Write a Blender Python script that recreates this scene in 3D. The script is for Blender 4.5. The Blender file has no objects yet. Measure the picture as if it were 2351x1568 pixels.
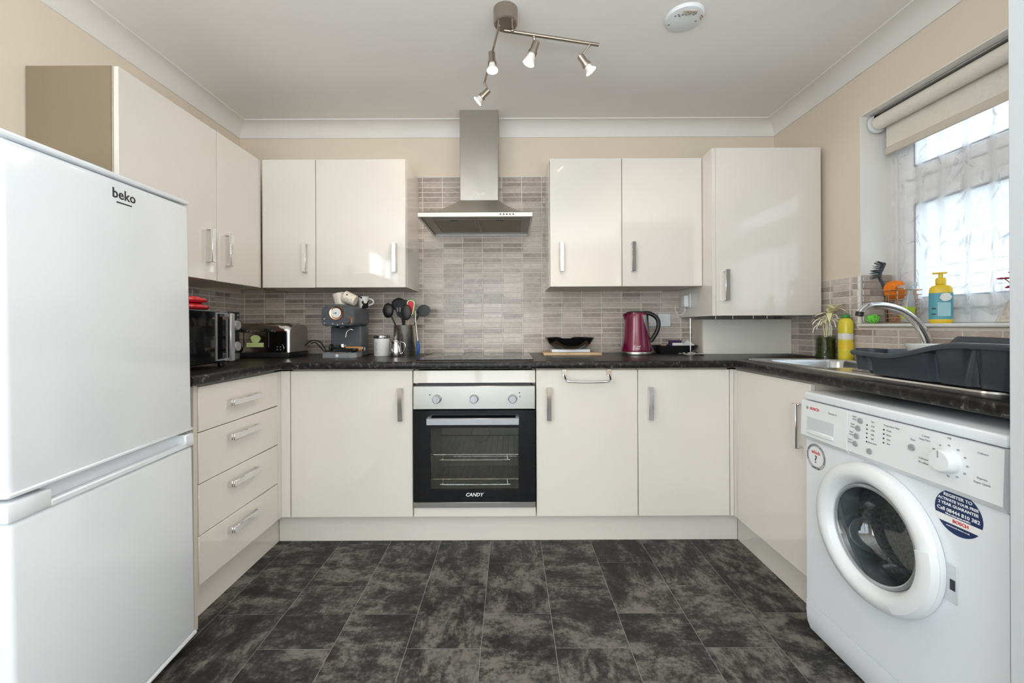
import bpy, bmesh, math, random
from math import sin, cos, pi, radians, sqrt, atan2
from mathutils import Vector, Matrix

# ------------------------------------------------------------------ camera, world, lights, exposure
SC = bpy.context.scene
COL = SC.collection
SC.view_settings.view_transform = 'Standard'
SC.view_settings.look = 'None'
SC.view_settings.exposure = 0.04
SC.view_settings.gamma = 1.0
SC.view_settings.use_curve_mapping = False

cam_d = bpy.data.cameras.new('camera')
cam = bpy.data.objects.new('camera', cam_d)
COL.objects.link(cam)
cam_d.sensor_width = 36.0
cam_d.lens = 950.0 / 2351.0 * 36.0
cam_d.shift_x = (1175.5 - 1172.2) / 2351.0
cam_d.shift_y = -(784.0 - 748.6) / 2351.0
cam_d.clip_start = 0.02
cam.location = (0, 0, 1.084)
ROLL = -0.0042
cam.rotation_euler = (Matrix.Rotation(pi / 2, 3, 'X') @ Matrix.Rotation(ROLL, 3, 'Z')).to_euler()
SC.camera = cam

world = bpy.data.worlds.new('overcast_sky')
SC.world = world
world.use_nodes = True
wn = world.node_tree.nodes
wl = world.node_tree.links
bg = wn['Background']
tc = wn.new('ShaderNodeTexCoord')
sx = wn.new('ShaderNodeSeparateXYZ')
rp = wn.new('ShaderNodeValToRGB')
rp.color_ramp.elements[0].position = 0.0
rp.color_ramp.elements[0].color = (0.86, 0.93, 1.0, 1)
rp.color_ramp.elements[1].position = 1.0
rp.color_ramp.elements[1].color = (0.70, 0.84, 1.0, 1)
wl.new(tc.outputs['Generated'], sx.inputs[0])
wl.new(sx.outputs['Z'], rp.inputs['Fac'])
wl.new(rp.outputs['Color'], bg.inputs['Color'])
bg.inputs['Strength'].default_value = 3.0


def area(name, loc, rot, sx_, sy_, power, color, portal=False):
    d = bpy.data.lights.new(name, 'AREA')
    d.shape = 'RECTANGLE'
    d.size, d.size_y = sx_, sy_
    d.energy = power
    d.color = color
    o = bpy.data.objects.new(name, d)
    o.location = loc
    o.rotation_euler = rot
    COL.objects.link(o)
    if portal:
        d.cycles.is_portal = True
    return o


# behind the camera: added fill outside an assumed garden door, then added side and upward fills
area('rear_fill', (-0.50, -2.52, 1.15), (radians(90), 0, 0), 1.66, 2.0, 30.0, (0.90, 0.955, 1.0))  # added fill standing in for daylight through the assumed rear door
area('left_side_fill', (-1.86, -1.15, 1.48), (0, radians(-90), 0), 1.15, 1.35, 46.0, (0.95, 0.975, 1.0))  # added fill from the left for the washing machine side
area('right_side_fill', (1.97, -1.30, 1.48), (0, radians(90), 0), 1.15, 1.15, 54.0, (0.96, 0.98, 1.0))  # added fill from the right for the drawers and fridge
area('ceiling_bounce_fill', (0.0, -0.80, 1.05), (radians(180), 0, 0), 2.6, 0.9, 60.0, (0.90, 0.955, 1.0))  # unseen fill aimed up for ceiling bounce; no lamp body stands here

# ------------------------------------------------------------------ materials


def N(t, kind, **kw):
    n = t.nodes.new(kind)
    for k, v in kw.items():
        setattr(n, k, v)
    return n


def mat(name, col, rough=0.5, metal=0.0, spec=0.5, var=None, bump=None, coat=0.0, trans=0.0, ior=1.5, emit=None,
        sss=0.0, alpha=1.0):
    """principled material with optional noise tint (scale, amount) and noise bump (scale, strength[, stretch])"""
    m = bpy.data.materials.new(name)
    m.use_nodes = True
    t = m.node_tree
    b = t.nodes['Principled BSDF']
    b.inputs['Base Color'].default_value = (*col, 1)
    b.inputs['Roughness'].default_value = rough
    b.inputs['Metallic'].default_value = metal
    b.inputs['Specular IOR Level'].default_value = spec
    b.inputs['IOR'].default_value = ior
    b.inputs['Coat Weight'].default_value = coat
    b.inputs['Coat Roughness'].default_value = 0.03
    b.inputs['Transmission Weight'].default_value = trans
    b.inputs['Alpha'].default_value = alpha
    if sss:
        b.inputs['Subsurface Weight'].default_value = sss
    if emit:
        b.inputs['Emission Color'].default_value = (*emit[0], 1)
        b.inputs['Emission Strength'].default_value = emit[1]
    geo = None
    if var or bump:
        geo = N(t, 'ShaderNodeTexCoord')
    if var:
        nz = N(t, 'ShaderNodeTexNoise')
        nz.inputs['Scale'].default_value = var[0]
        nz.inputs['Detail'].default_value = 4
        t.links.new(geo.outputs['Object'], nz.inputs['Vector'])
        r = N(t, 'ShaderNodeValToRGB')
        a = var[1]
        r.color_ramp.elements[0].position = 0.3
        r.color_ramp.elements[1].position = 0.7
        r.color_ramp.elements[0].color = (*[max(0, c * (1 - a)) for c in col], 1)
        r.color_ramp.elements[1].color = (*[min(1, c * (1 + a)) for c in col], 1)
        t.links.new(nz.outputs['Fac'], r.inputs['Fac'])
        t.links.new(r.outputs['Color'], b.inputs['Base Color'])
    if bump:
        nb = N(t, 'ShaderNodeTexNoise')
        nb.inputs['Scale'].default_value = bump[0]
        nb.inputs['Detail'].default_value = 3
        src = geo.outputs['Object']
        if len(bump) > 2:
            mp = N(t, 'ShaderNodeMapping')
            mp.inputs['Scale'].default_value = bump[2]
            t.links.new(src, mp.inputs['Vector'])
            src = mp.outputs['Vector']
        t.links.new(src, nb.inputs['Vector'])
        bp = N(t, 'ShaderNodeBump')
        bp.inputs['Strength'].default_value = bump[1]
        bp.inputs['Distance'].default_value = 0.002
        t.links.new(nb.outputs['Fac'], bp.inputs['Height'])
        t.links.new(bp.outputs['Normal'], b.inputs['Normal'])
    return m


def srgb(r, g, b):
    f = lambda c: ((c / 255 + 0.055) / 1.055) ** 2.4 if c > 10 else c / 255 / 12.92
    return (f(r), f(g), f(b))


CREAM = mat('gloss_cream_laminate', (0.765, 0.726, 0.67), 0.06, var=(3, 0.01), coat=0.5)
CREAM_SIDE = mat('matt_cream_carcass', (0.66, 0.60, 0.52), 0.4, var=(6, 0.02))
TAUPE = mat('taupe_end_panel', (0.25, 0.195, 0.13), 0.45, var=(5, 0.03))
GAP_SHADE = mat('painted_gap_shade', (0.05, 0.045, 0.04), 0.8, var=(10, 0.1))  # dark colour standing in for shade in the gap below the boiler cabinet
WALL = mat('beige_emulsion', (0.77, 0.675, 0.555), 0.85, var=(1.5, 0.02), bump=(90, 0.08))
CEIL = mat('white_ceiling_paint', (0.87, 0.845, 0.82), 0.9, var=(1.2, 0.02), bump=(60, 0.08))
COVE = mat('white_coving_paint', (0.80, 0.78, 0.755), 0.7, var=(4, 0.015))
WHITE_PAINT = mat('white_gloss_paint', (0.82, 0.82, 0.81), 0.3, var=(3, 0.015))
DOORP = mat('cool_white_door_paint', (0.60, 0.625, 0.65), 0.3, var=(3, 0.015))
REVEAL = mat('white_reveal_paint', (0.84, 0.82, 0.78), 0.6, var=(3, 0.015))
UPVC = mat('white_upvc', (0.91, 0.92, 0.94), 0.25, var=(3, 0.01))
RUBBER = mat('grey_gasket', (0.12, 0.13, 0.14), 0.6, var=(20, 0.1))
CHROME = mat('polished_chrome', (0.80, 0.80, 0.81), 0.08, 1.0, bump=(30, 0.01))
STEEL = mat('brushed_steel', (0.50, 0.485, 0.46), 0.33, 1.0, bump=(40, 0.06, (1, 1, 30)))
STEEL_H = mat('brushed_steel_across', (0.50, 0.48, 0.45), 0.33, 1.0, bump=(40, 0.06, (1, 30, 30)))
POLST = mat('polished_steel', (0.72, 0.70, 0.67), 0.27, 1.0, bump=(40, 0.03, (30, 30, 1)))
SATIN = mat('satin_nickel', (0.42, 0.37, 0.31), 0.28, 1.0, bump=(40, 0.03))
SINKM = mat('stainless_sink', (0.68, 0.68, 0.68), 0.24, 1.0, bump=(60, 0.03))
BLACKG = mat('black_gloss', (0.006, 0.006, 0.007), 0.05, var=(5, 0.1))
BLACKP = mat('black_plastic', (0.012, 0.012, 0.013), 0.4, var=(20, 0.2), bump=(200, 0.1))
FRIDGE = mat('white_enamel', (0.78, 0.815, 0.855), 0.13, var=(2, 0.008), bump=(60, 0.02))
FRIDGE_G = mat('grey_white_plastic', (0.60, 0.63, 0.66), 0.35, var=(4, 0.02))
WHITEP = mat('white_plastic', (0.78, 0.805, 0.825), 0.28, var=(4, 0.01))
INK = mat('dark_grey_print', (0.03, 0.03, 0.035), 0.5, var=(30, 0.1))
INK_L = mat('mid_grey_print', (0.28, 0.28, 0.29), 0.5, var=(30, 0.1))
INK_W = mat('white_print', (0.85, 0.85, 0.85), 0.5, var=(30, 0.02))
INK_R = mat('red_print', (0.62, 0.03, 0.03), 0.5, var=(30, 0.05))
INK_Y = mat('yellow_print', (0.85, 0.6, 0.04), 0.5, var=(30, 0.05))
NAVY = mat('navy_sticker', (0.012, 0.03, 0.11), 0.35, var=(30, 0.05))
GREYB = mat('grey_button', (0.33, 0.34, 0.35), 0.4, var=(20, 0.05))
SLATE = mat('slate_grey_enamel', (0.085, 0.093, 0.105), 0.38, var=(12, 0.04), bump=(150, 0.05))
COPPER = mat('copper_metal', (0.72, 0.42, 0.27), 0.22, 1.0, bump=(40, 0.02))
WOOD = mat('pale_beech', (0.62, 0.44, 0.26), 0.5, var=(25, 0.15), bump=(60, 0.05, (1, 8, 8)))
WOOD2 = mat('warm_handle_wood', (0.55, 0.27, 0.10), 0.4, var=(30, 0.15), bump=(60, 0.05))
CERAM = mat('cream_ceramic', (0.78, 0.71, 0.60), 0.2, var=(8, 0.03))
CERAM_W = mat('white_ceramic', (0.82, 0.82, 0.81), 0.18, var=(8, 0.01))
PURPLE = mat('metallic_plum_enamel', (0.165, 0.005, 0.042), 0.22, 0.15, coat=0.6, var=(400, 0.12))
SILVERP = mat('silver_plastic', (0.45, 0.46, 0.48), 0.3, 0.6, var=(20, 0.04))
CHAR = mat('charcoal_plastic', (0.052, 0.061, 0.074), 0.42, var=(30, 0.1), bump=(120, 0.15))
RED = mat('glossy_red_plastic', (0.60, 0.02, 0.035), 0.18, var=(6, 0.08))
TURQ = mat('turquoise_plastic', (0.16, 0.47, 0.52), 0.4, var=(8, 0.05))
ORANGE = mat('orange_sponge', (0.85, 0.22, 0.015), 0.9, var=(40, 0.15), bump=(60, 0.9))
GREEN = mat('lime_scourer', (0.22, 0.75, 0.10), 0.6, var=(40, 0.2), bump=(80, 0.6))
GREEN_D = mat('green_cap', (0.04, 0.30, 0.05), 0.4, var=(20, 0.05))
YELLOW = mat('yellow_plastic', (0.86, 0.60, 0.03), 0.35, var=(6, 0.05))
YELLOW_L = mat('lemon_liquid_bottle', (0.80, 0.68, 0.06), 0.25, var=(6, 0.08), sss=0.1)
BLUEL = mat('blue_label', (0.10, 0.38, 0.47), 0.45, var=(8, 0.05))
BLUEL2 = mat('pale_blue_label', (0.36, 0.62, 0.70), 0.45, var=(8, 0.03))
BLUE = mat('blue_silicone', (0.01, 0.09, 0.33), 0.35, var=(20, 0.1))
LIMEP = mat('pale_lime_paper', (0.62, 0.74, 0.30), 0.7, var=(20, 0.04))
PAPER = mat('white_paper', (0.80, 0.79, 0.77), 0.7, var=(20, 0.02))
PETAL = mat('cream_petal', (0.84, 0.78, 0.42), 0.6, var=(30, 0.1), sss=0.1)
PETAL_W = mat('white_petal', (0.86, 0.80, 0.66), 0.6, var=(30, 0.05), sss=0.1)
MOSS = mat('dark_green_moss', (0.045, 0.055, 0.012), 0.7, var=(60, 0.6), bump=(80, 0.8))
OVEN_IN = mat('grey_oven_enamel', (0.50, 0.48, 0.44), 0.35, var=(20, 0.1))
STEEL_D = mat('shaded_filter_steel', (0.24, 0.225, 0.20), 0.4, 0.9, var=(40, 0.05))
MESHF = mat('grey_filter_mesh', (0.20, 0.18, 0.14), 0.45, 0.7, var=(200, 0.3), bump=(300, 0.4))
FABRIC = mat('cream_blind_fabric', (0.78, 0.74, 0.66), 0.8, var=(60, 0.03), bump=(250, 0.2))
PLAST_C = mat('pale_clear_plastic', (0.75, 0.80, 0.80), 0.2, trans=0.55, var=(20, 0.02))
LIMEL = mat('lime_label', (0.50, 0.65, 0.05), 0.5, var=(20, 0.05))
REDF = mat('dark_red_petal', (0.40, 0.02, 0.06), 0.6, var=(20, 0.2))
STONE = mat('pale_shell_grit', (0.66, 0.62, 0.56), 0.8, var=(60, 0.25), bump=(80, 0.8))
BRISTLE = mat('grey_bristle', (0.05, 0.055, 0.06), 0.6, var=(20, 0.2))
BRAID = mat('black_woven_cord', (0.012, 0.012, 0.013), 0.8, var=(80, 0.4), bump=(120, 0.9))
BROWN = mat('brown_card', (0.30, 0.16, 0.09), 0.7, var=(20, 0.1))
GROUT = mat('pale_grout', (0.74, 0.69, 0.63), 0.7, var=(60, 0.04), bump=(200, 0.1))
VINYL = mat('vinyl_joint_grey', (0.27, 0.265, 0.255), 0.5, var=(30, 0.1))
LAMPGLOW = mat('lit_lamp_lens', (1, 0.9, 0.75), 0.3, emit=((1.0, 0.86, 0.66), 6.0), var=(5, 0.01))
BULB = mat('white_lamp_glass', (0.88, 0.86, 0.82), 0.25, var=(5, 0.01))


def tile_material():
    m = bpy.data.materials.new('taupe_stone_mosaic_tile')
    m.use_nodes = True
    t = m.node_tree
    L = t.links.new
    b = t.nodes['Principled BSDF']
    g = N(t, 'ShaderNodeNewGeometry')
    sub = N(t, 'ShaderNodeVectorMath', operation='ADD')
    sub.inputs[1].default_value = (5.0 - 0.199, 5.0, 5.0 - 2.026)
    dv = N(t, 'ShaderNodeVectorMath', operation='DIVIDE')
    dv.inputs[1].default_value = (0.1252, 0.1252, 0.0318)
    fl = N(t, 'ShaderNodeVectorMath', operation='FLOOR')
    wnz = N(t, 'ShaderNodeTexWhiteNoise')
    L(g.outputs['Position'], sub.inputs[0])
    L(sub.outputs[0], dv.inputs[0])
    L(dv.outputs[0], fl.inputs[0])
    L(fl.outputs[0], wnz.inputs['Vector'])
    mp = N(t, 'ShaderNodeMapping')
    mp.inputs['Scale'].default_value = (1.0, 1.0, 1.3)
    L(g.outputs['Position'], mp.inputs['Vector'])
    off = N(t, 'ShaderNodeVectorMath', operation='ADD')
    sc = N(t, 'ShaderNodeVectorMath', operation='SCALE')
    sc.inputs['Scale'].default_value = 30
    L(wnz.outputs['Color'], sc.inputs[0])
    L(mp.outputs[0], off.inputs[0])
    L(sc.outputs[0], off.inputs[1])
    nz = N(t, 'ShaderNodeTexNoise')
    nz.inputs['Scale'].default_value = 26
    nz.inputs['Detail'].default_value = 7
    nz.inputs['Roughness'].default_value = 0.65
    nz.inputs['Distortion'].default_value = 1.2
    L(off.outputs[0], nz.inputs['Vector'])
    mx = N(t, 'ShaderNodeMath', operation='MULTIPLY_ADD')
    L(wnz.outputs['Value'], mx.inputs[0])
    mx.inputs[1].default_value = 0.40
    ad = N(t, 'ShaderNodeMath', operation='MULTIPLY')
    L(nz.outputs['Fac'], ad.inputs[0])
    ad.inputs[1].default_value = 0.62
    L(ad.outputs[0], mx.inputs[2])
    r = N(t, 'ShaderNodeValToRGB')
    e = r.color_ramp.elements
    e[0].position = 0.2
    e[0].color = (0.27, 0.22, 0.19, 1)
    e[1].position = 0.8
    e[1].color = (0.67, 0.595, 0.54, 1)
    k = e.new(0.5)
    k.color = (0.48, 0.415, 0.37, 1)
    L(mx.outputs[0], r.inputs['Fac'])
    L(r.outputs['Color'], b.inputs['Base Color'])
    b.inputs['Roughness'].default_value = 0.16
    bp = N(t, 'ShaderNodeBump')
    bp.inputs['Strength'].default_value = 0.12
    bp.inputs['Distance'].default_value = 0.003
    L(nz.outputs['Fac'], bp.inputs['Height'])
    L(bp.outputs['Normal'], b.inputs['Normal'])
    return m


TILE = tile_material()


def floor_material():
    m = bpy.data.materials.new('charcoal_slate_vinyl')
    m.use_nodes = True
    t = m.node_tree
    L = t.links.new
    b = t.nodes['Principled BSDF']
    tc_ = N(t, 'ShaderNodeNewGeometry')
    oi = N(t, 'ShaderNodeObjectInfo')
    wnz = N(t, 'ShaderNodeTexWhiteNoise', noise_dimensions='1D')
    L(oi.outputs['Random'], wnz.inputs['W'])
    sc = N(t, 'ShaderNodeVectorMath', operation='SCALE')
    sc.inputs['Scale'].default_value = 40
    L(wnz.outputs['Color'], sc.inputs[0])

    def noise(scale, stretch, detail, dist):
        mp = N(t, 'ShaderNodeMapping')
        mp.inputs['Scale'].default_value = stretch
        L(tc_.outputs['Position'], mp.inputs['Vector'])
        ad_ = N(t, 'ShaderNodeVectorMath', operation='ADD')
        L(mp.outputs[0], ad_.inputs[0])
        L(sc.outputs[0], ad_.inputs[1])
        n = N(t, 'ShaderNodeTexNoise')
        n.inputs['Scale'].default_value = scale
        n.inputs['Detail'].default_value = detail
        n.inputs['Roughness'].default_value = 0.76
        n.inputs['Distortion'].default_value = dist
        L(ad_.outputs[0], n.inputs['Vector'])
        return n.outputs['Fac']
    a = noise(13, (1, 0.45, 1), 12, 0.25)
    c = noise(13, (0.45, 1, 1), 12, 0.25)
    d = noise(5.0, (1, 1, 1), 4, 0.3)
    fg = noise(70, (1, 1, 1), 6, 0.2)
    gt = N(t, 'ShaderNodeMath', operation='GREATER_THAN')
    L(oi.outputs['Random'], gt.inputs[0])
    gt.inputs[1].default_value = 0.45
    mx = N(t, 'ShaderNodeMix')
    L(gt.outputs[0], mx.inputs['Factor'])
    L(a, mx.inputs[2])
    L(c, mx.inputs[3])
    pr = N(t, 'ShaderNodeMath', operation='MULTIPLY_ADD')
    L(d, pr.inputs[0])
    pr.inputs[1].default_value = 0.55
    fa = N(t, 'ShaderNodeMath', operation='MULTIPLY_ADD')
    L(fg, fa.inputs[0])
    fa.inputs[1].default_value = 0.45
    L(mx.outputs[0], fa.inputs[2])
    fb = N(t, 'ShaderNodeMath', operation='SUBTRACT')
    L(fa.outputs[0], fb.inputs[0])
    fb.inputs[1].default_value = 0.225
    L(fb.outputs[0], pr.inputs[2])
    r = N(t, 'ShaderNodeValToRGB')
    e = r.color_ramp.elements
    e[0].position = 0.57
    e[0].color = (0.011, 0.011, 0.012, 1)
    e[1].position = 0.78
    e[1].color = (0.165, 0.155, 0.140, 1)
    k = e.new(0.655)
    k.color = (0.033, 0.032, 0.031, 1)
    ps = N(t, 'ShaderNodeMath', operation='MULTIPLY')
    ps.inputs[1].default_value = 0.86
    L(pr.outputs[0], ps.inputs[0])
    L(ps.outputs[0], r.inputs['Fac'])
    L(r.outputs['Color'], b.inputs['Base Color'])
    b.inputs['Roughness'].default_value = 0.5
    b.inputs['Specular IOR Level'].default_value = 0.35
    bp = N(t, 'ShaderNodeBump')
    bp.inputs['Strength'].default_value = 0.25
    bp.inputs['Distance'].default_value = 0.002
    L(mx.outputs[0], bp.inputs['Height'])
    L(bp.outputs['Normal'], b.inputs['Normal'])
    return m


FLOORM = floor_material()


def worktop_material():
    m = bpy.data.materials.new('black_speckled_laminate')
    m.use_nodes = True
    t = m.node_tree
    L = t.links.new
    b = t.nodes['Principled BSDF']
    tc_ = N(t, 'ShaderNodeTexCoord')
    nz = N(t, 'ShaderNodeTexNoise')
    nz.inputs['Scale'].default_value = 52
    nz.inputs['Detail'].default_value = 7
    nz.inputs['Roughness'].default_value = 0.62
    nz.inputs['Distortion'].default_value = 0.25
    L(tc_.outputs['Object'], nz.inputs['Vector'])
    r = N(t, 'ShaderNodeValToRGB')
    e = r.color_ramp.elements
    e[0].position = 0.45
    e[0].color = (0.010, 0.010, 0.010, 1)
    e[1].position = 0.74
    e[1].color = (0.26, 0.24, 0.215, 1)
    k = e.new(0.6)
    k.color = (0.030, 0.028, 0.026, 1)
    L(nz.outputs['Fac'], r.inputs['Fac'])
    L(r.outputs['Color'], b.inputs['Base Color'])
    b.inputs['Roughness'].default_value = 0.30
    b.inputs['Specular IOR Level'].default_value = 0.25
    nb = N(t, 'ShaderNodeTexNoise')
    nb.inputs['Scale'].default_value = 220
    L(tc_.outputs['Object'], nb.inputs['Vector'])
    bp = N(t, 'ShaderNodeBump')
    bp.inputs['Strength'].default_value = 0.12
    bp.inputs['Distance'].default_value = 0.001
    L(nb.outputs['Fac'], bp.inputs['Height'])
    L(bp.outputs['Normal'], b.inputs['Normal'])
    return m


WORKTOP = worktop_material()


def thin_glass(name, tint=(0.96, 0.98, 0.98), refl=1.0, rough=0.0):
    m = bpy.data.materials.new(name)
    m.use_nodes = True
    t = m.node_tree
    L = t.links.new
    t.nodes.remove(t.nodes['Principled BSDF'])
    out = t.nodes['Material Output']
    tr = N(t, 'ShaderNodeBsdfTransparent')
    tr.inputs['Color'].default_value = (*tint, 1)
    gl = N(t, 'ShaderNodeBsdfGlossy')
    gl.inputs['Roughness'].default_value = rough
    lw = N(t, 'ShaderNodeLayerWeight')
    lw.inputs['Blend'].default_value = 0.5
    pw = N(t, 'ShaderNodeMath', operation='POWER')
    pw.inputs[1].default_value = 5.0
    L(lw.outputs['Facing'], pw.inputs[0])
    ml = N(t, 'ShaderNodeMath', operation='MULTIPLY_ADD')
    ml.inputs[1].default_value = 0.9
    ml.inputs[2].default_value = 0.045 * refl
    L(pw.outputs[0], ml.inputs[0])
    mx = N(t, 'ShaderNodeMixShader')
    L(ml.outputs[0], mx.inputs[0])
    L(tr.outputs[0], mx.inputs[1])
    L(gl.outputs[0], mx.inputs[2])
    L(mx.outputs[0], out.inputs['Surface'])
    return m


GLASS = thin_glass('clear_window_glass')
GLASS_OVEN = thin_glass('smoked_oven_glass', (0.72, 0.72, 0.70), 1.0)
GLASS_DRUM = thin_glass('washer_door_glass', (0.80, 0.84, 0.86), 2.2)
GLASS_JAR = thin_glass('clear_jar_glass', (0.85, 0.88, 0.82), 1.0)


def net_material():
    m = bpy.data.materials.new('white_net_voile')
    m.use_nodes = True
    t = m.node_tree
    L = t.links.new
    t.nodes.remove(t.nodes['Principled BSDF'])
    out = t.nodes['Material Output']
    tr = N(t, 'ShaderNodeBsdfTransparent')
    df = N(t, 'ShaderNodeBsdfDiffuse')
    df.inputs['Color'].default_value = (0.95, 0.955, 0.97, 1)
    tl = N(t, 'ShaderNodeBsdfTranslucent')
    tl.inputs['Color'].default_value = (0.94, 0.95, 0.97, 1)
    m1 = N(t, 'ShaderNodeMixShader')
    m1.inputs[0].default_value = 0.7
    L(df.outputs[0], m1.inputs[1])
    L(tl.outputs[0], m1.inputs[2])
    tc_ = N(t, 'ShaderNodeTexCoord')
    nz = N(t, 'ShaderNodeTexNoise')
    nz.inputs['Scale'].default_value = 14
    nz.inputs['Detail'].default_value = 3
    L(tc_.outputs['Object'], nz.inputs['Vector'])
    mr = N(t, 'ShaderNodeMapRange')
    mr.inputs['From Min'].default_value = 0.35
    mr.inputs['From Max'].default_value = 0.65
    mr.inputs['To Min'].default_value = 0.36
    mr.inputs['To Max'].default_value = 0.46
    L(nz.outputs['Fac'], mr.inputs['Value'])
    # threads close up where the cloth turns away, so folds look denser
    lw = N(t, 'ShaderNodeLayerWeight')
    lw.inputs['Blend'].default_value = 0.5
    dens = N(t, 'ShaderNodeMapRange')
    dens.inputs['From Min'].default_value = 0.02
    dens.inputs['From Max'].default_value = 0.42
    dens.inputs['To Min'].default_value = 0.0
    dens.inputs['To Max'].default_value = 0.55
    L(lw.outputs['Facing'], dens.inputs['Value'])
    sm_ = N(t, 'ShaderNodeMath', operation='ADD')
    sm_.use_clamp = True
    L(mr.outputs[0], sm_.inputs[0])
    L(dens.outputs[0], sm_.inputs[1])
    mx = N(t, 'ShaderNodeMixShader')
    L(sm_.outputs[0], mx.inputs[0])
    L(tr.outputs[0], mx.inputs[1])
    L(m1.outputs[0], mx.inputs[2])
    L(mx.outputs[0], out.inputs['Surface'])
    return m


NET = net_material()
LEAFP = mat('grey_leaf_print', (0.60, 0.62, 0.68), 0.8, alpha=0.36, var=(30, 0.15))


def patch_material(name, base, ink, scale, lo):
    m = mat(name, base, 0.2)
    t = m.node_tree
    tc_ = N(t, 'ShaderNodeTexCoord')
    nz = N(t, 'ShaderNodeTexNoise')
    nz.inputs['Scale'].default_value = scale
    nz.inputs['Detail'].default_value = 1
    t.links.new(tc_.outputs['Object'], nz.inputs['Vector'])
    r = N(t, 'ShaderNodeValToRGB')
    r.color_ramp.interpolation = 'CONSTANT'
    r.color_ramp.elements[0].color = (*base, 1)
    r.color_ramp.elements[1].position = lo
    r.color_ramp.elements[1].color = (*ink, 1)
    t.links.new(nz.outputs['Fac'], r.inputs['Fac'])
    t.links.new(r.outputs['Color'], t.nodes['Principled BSDF'].inputs['Base Color'])
    return m


COW = patch_material('black_patched_ceramic', (0.80, 0.78, 0.74), (0.01, 0.01, 0.01), 28, 0.54)

# ------------------------------------------------------------------ mesh helpers


class M:
    def __init__(s):
        s.v, s.f = [], []

    def add(s, vs, fs):
        o = len(s.v)
        s.v += [tuple(p) for p in vs]
        s.f += [tuple(i + o for i in f) for f in fs]
        return s

    def box(s, x0, x1, y0, y1, z0, z1, b=0.0, seg=1):
        x0, x1 = min(x0, x1), max(x0, x1)
        y0, y1 = min(y0, y1), max(y0, y1)
        z0, z1 = min(z0, z1), max(z0, z1)
        if b <= 0:
            vs = [(x, y, z) for x in (x0, x1) for y in (y0, y1) for z in (z0, z1)]
            return s.add(vs, [(0, 1, 3, 2), (4, 6, 7, 5), (0, 4, 5, 1), (2, 3, 7, 6), (0, 2, 6, 4), (1, 5, 7, 3)])
        bm = bmesh.new()
        bmesh.ops.create_cube(bm, size=1)
        for v in bm.verts:
            v.co = Vector(((x0 + x1) / 2 + v.co.x * (x1 - x0), (y0 + y1) / 2 + v.co.y * (y1 - y0),
                           (z0 + z1) / 2 + v.co.z * (z1 - z0)))
        bmesh.ops.bevel(bm, geom=bm.edges[:], offset=b, segments=seg, profile=0.5, affect='EDGES')
        bm.verts.index_update()
        s.add([v.co[:] for v in bm.verts], [[v.index for v in f.verts] for f in bm.faces])
        bm.free()
        return s

    def loops(s, ls, cap0=True, cap1=True, close=True):
        n = len(ls[0])
        o = len(s.v)
        for l in ls:
            s.v += [tuple(p) for p in l]
        for i in range(len(ls) - 1):
            for j in range(n if close else n - 1):
                k = (j + 1) % n
                s.f.append((o + i * n + j, o + i * n + k, o + (i + 1) * n + k, o + (i + 1) * n + j))
        if cap0:
            s.f.append(tuple(o + j for j in range(n))[::-1])
        if cap1:
            s.f.append(tuple(o + (len(ls) - 1) * n + j for j in range(n)))
        return s

    def lathe(s, prof, c=(0, 0, 0), axis='z', n=28, cap0=True, cap1=True):
        """prof = [(radius, height)]"""
        ls = []
        for r, h in prof:
            l = []
            for j in range(n):
                a = 2 * pi * j / n
                p, q = r * cos(a), r * sin(a)
                l.append({'z': (c[0] + p, c[1] + q, c[2] + h), 'y': (c[0] + p, c[1] + h, c[2] + q),
                          'x': (c[0] + h, c[1] + p, c[2] + q)}[axis])
            ls.append(l)
        return s.loops(ls, cap0, cap1)

    def cyl(s, p0, p1, r0, r1=None, n=20, caps=True):
        r1 = r0 if r1 is None else r1
        return s.tube([p0, p1], [r0, r1], n, caps)

    def tube(s, pts, r, n=10, caps=True, closed=False):
        pts = [Vector(p) for p in pts]
        m = len(pts)
        rs = r if isinstance(r, (list, tuple)) else [r] * m
        ls = []
        ref = None
        for i in range(m):
            if closed:
                d = pts[(i + 1) % m] - pts[i - 1]
            else:
                d = pts[min(i + 1, m - 1)] - pts[max(i - 1, 0)]
            d.normalize()
            if ref is None:
                ref = d.orthogonal().normalized()
            ref = (ref - d * ref.dot(d)).normalized()
            w = d.cross(ref)
            ls.append([pts[i] + (ref * cos(2 * pi * j / n) + w * sin(2 * pi * j / n)) * rs[i] for j in range(n)])
        if closed:
            ls.append(ls[0])
            return s.loops(ls, False, False)
        return s.loops(ls, caps, caps)

    def prism(s, poly, axis, a0, a1):
        """extrude a 2-D polygon along an axis; polygon coords are the other two axes in xyz order"""
        def P(p, a):
            return {'x': (a, p[0], p[1]), 'y': (p[0], a, p[1]), 'z': (p[0], p[1], a)}[axis]
        return s.loops([[P(p, a0) for p in poly], [P(p, a1) for p in poly]])

    def ball(s, c, r, sc=(1, 1, 1), n=16, m=10):
        prof = [(max(1e-5, sin(pi * i / m)), -cos(pi * i / m)) for i in range(m + 1)]
        ls = [[(c[0] + r * sc[0] * q * cos(2 * pi * j / n), c[1] + r * sc[1] * q * sin(2 * pi * j / n),
                c[2] + r * sc[2] * h) for j in range(n)] for q, h in prof]
        return s.loops(ls)

    def xf(s, mtx, start=0):
        for i in range(start, len(s.v)):
            s.v[i] = tuple(mtx @ Vector(s.v[i]))
        return s


def rr(cx, cy, hx, hy, r, n=6):
    """rounded rectangle outline, counter-clockwise"""
    out = []
    for (sx_, sy_, a0) in ((1, 1, 0), (-1, 1, 90), (-1, -1, 180), (1, -1, 270)):
        for k in range(n + 1):
            a = radians(a0 + 90 * k / n)
            out.append((cx + sx_ * (hx - r) + r * cos(a), cy + sy_ * (hy - r) + r * sin(a)))
    return out


ORG = {}


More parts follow.
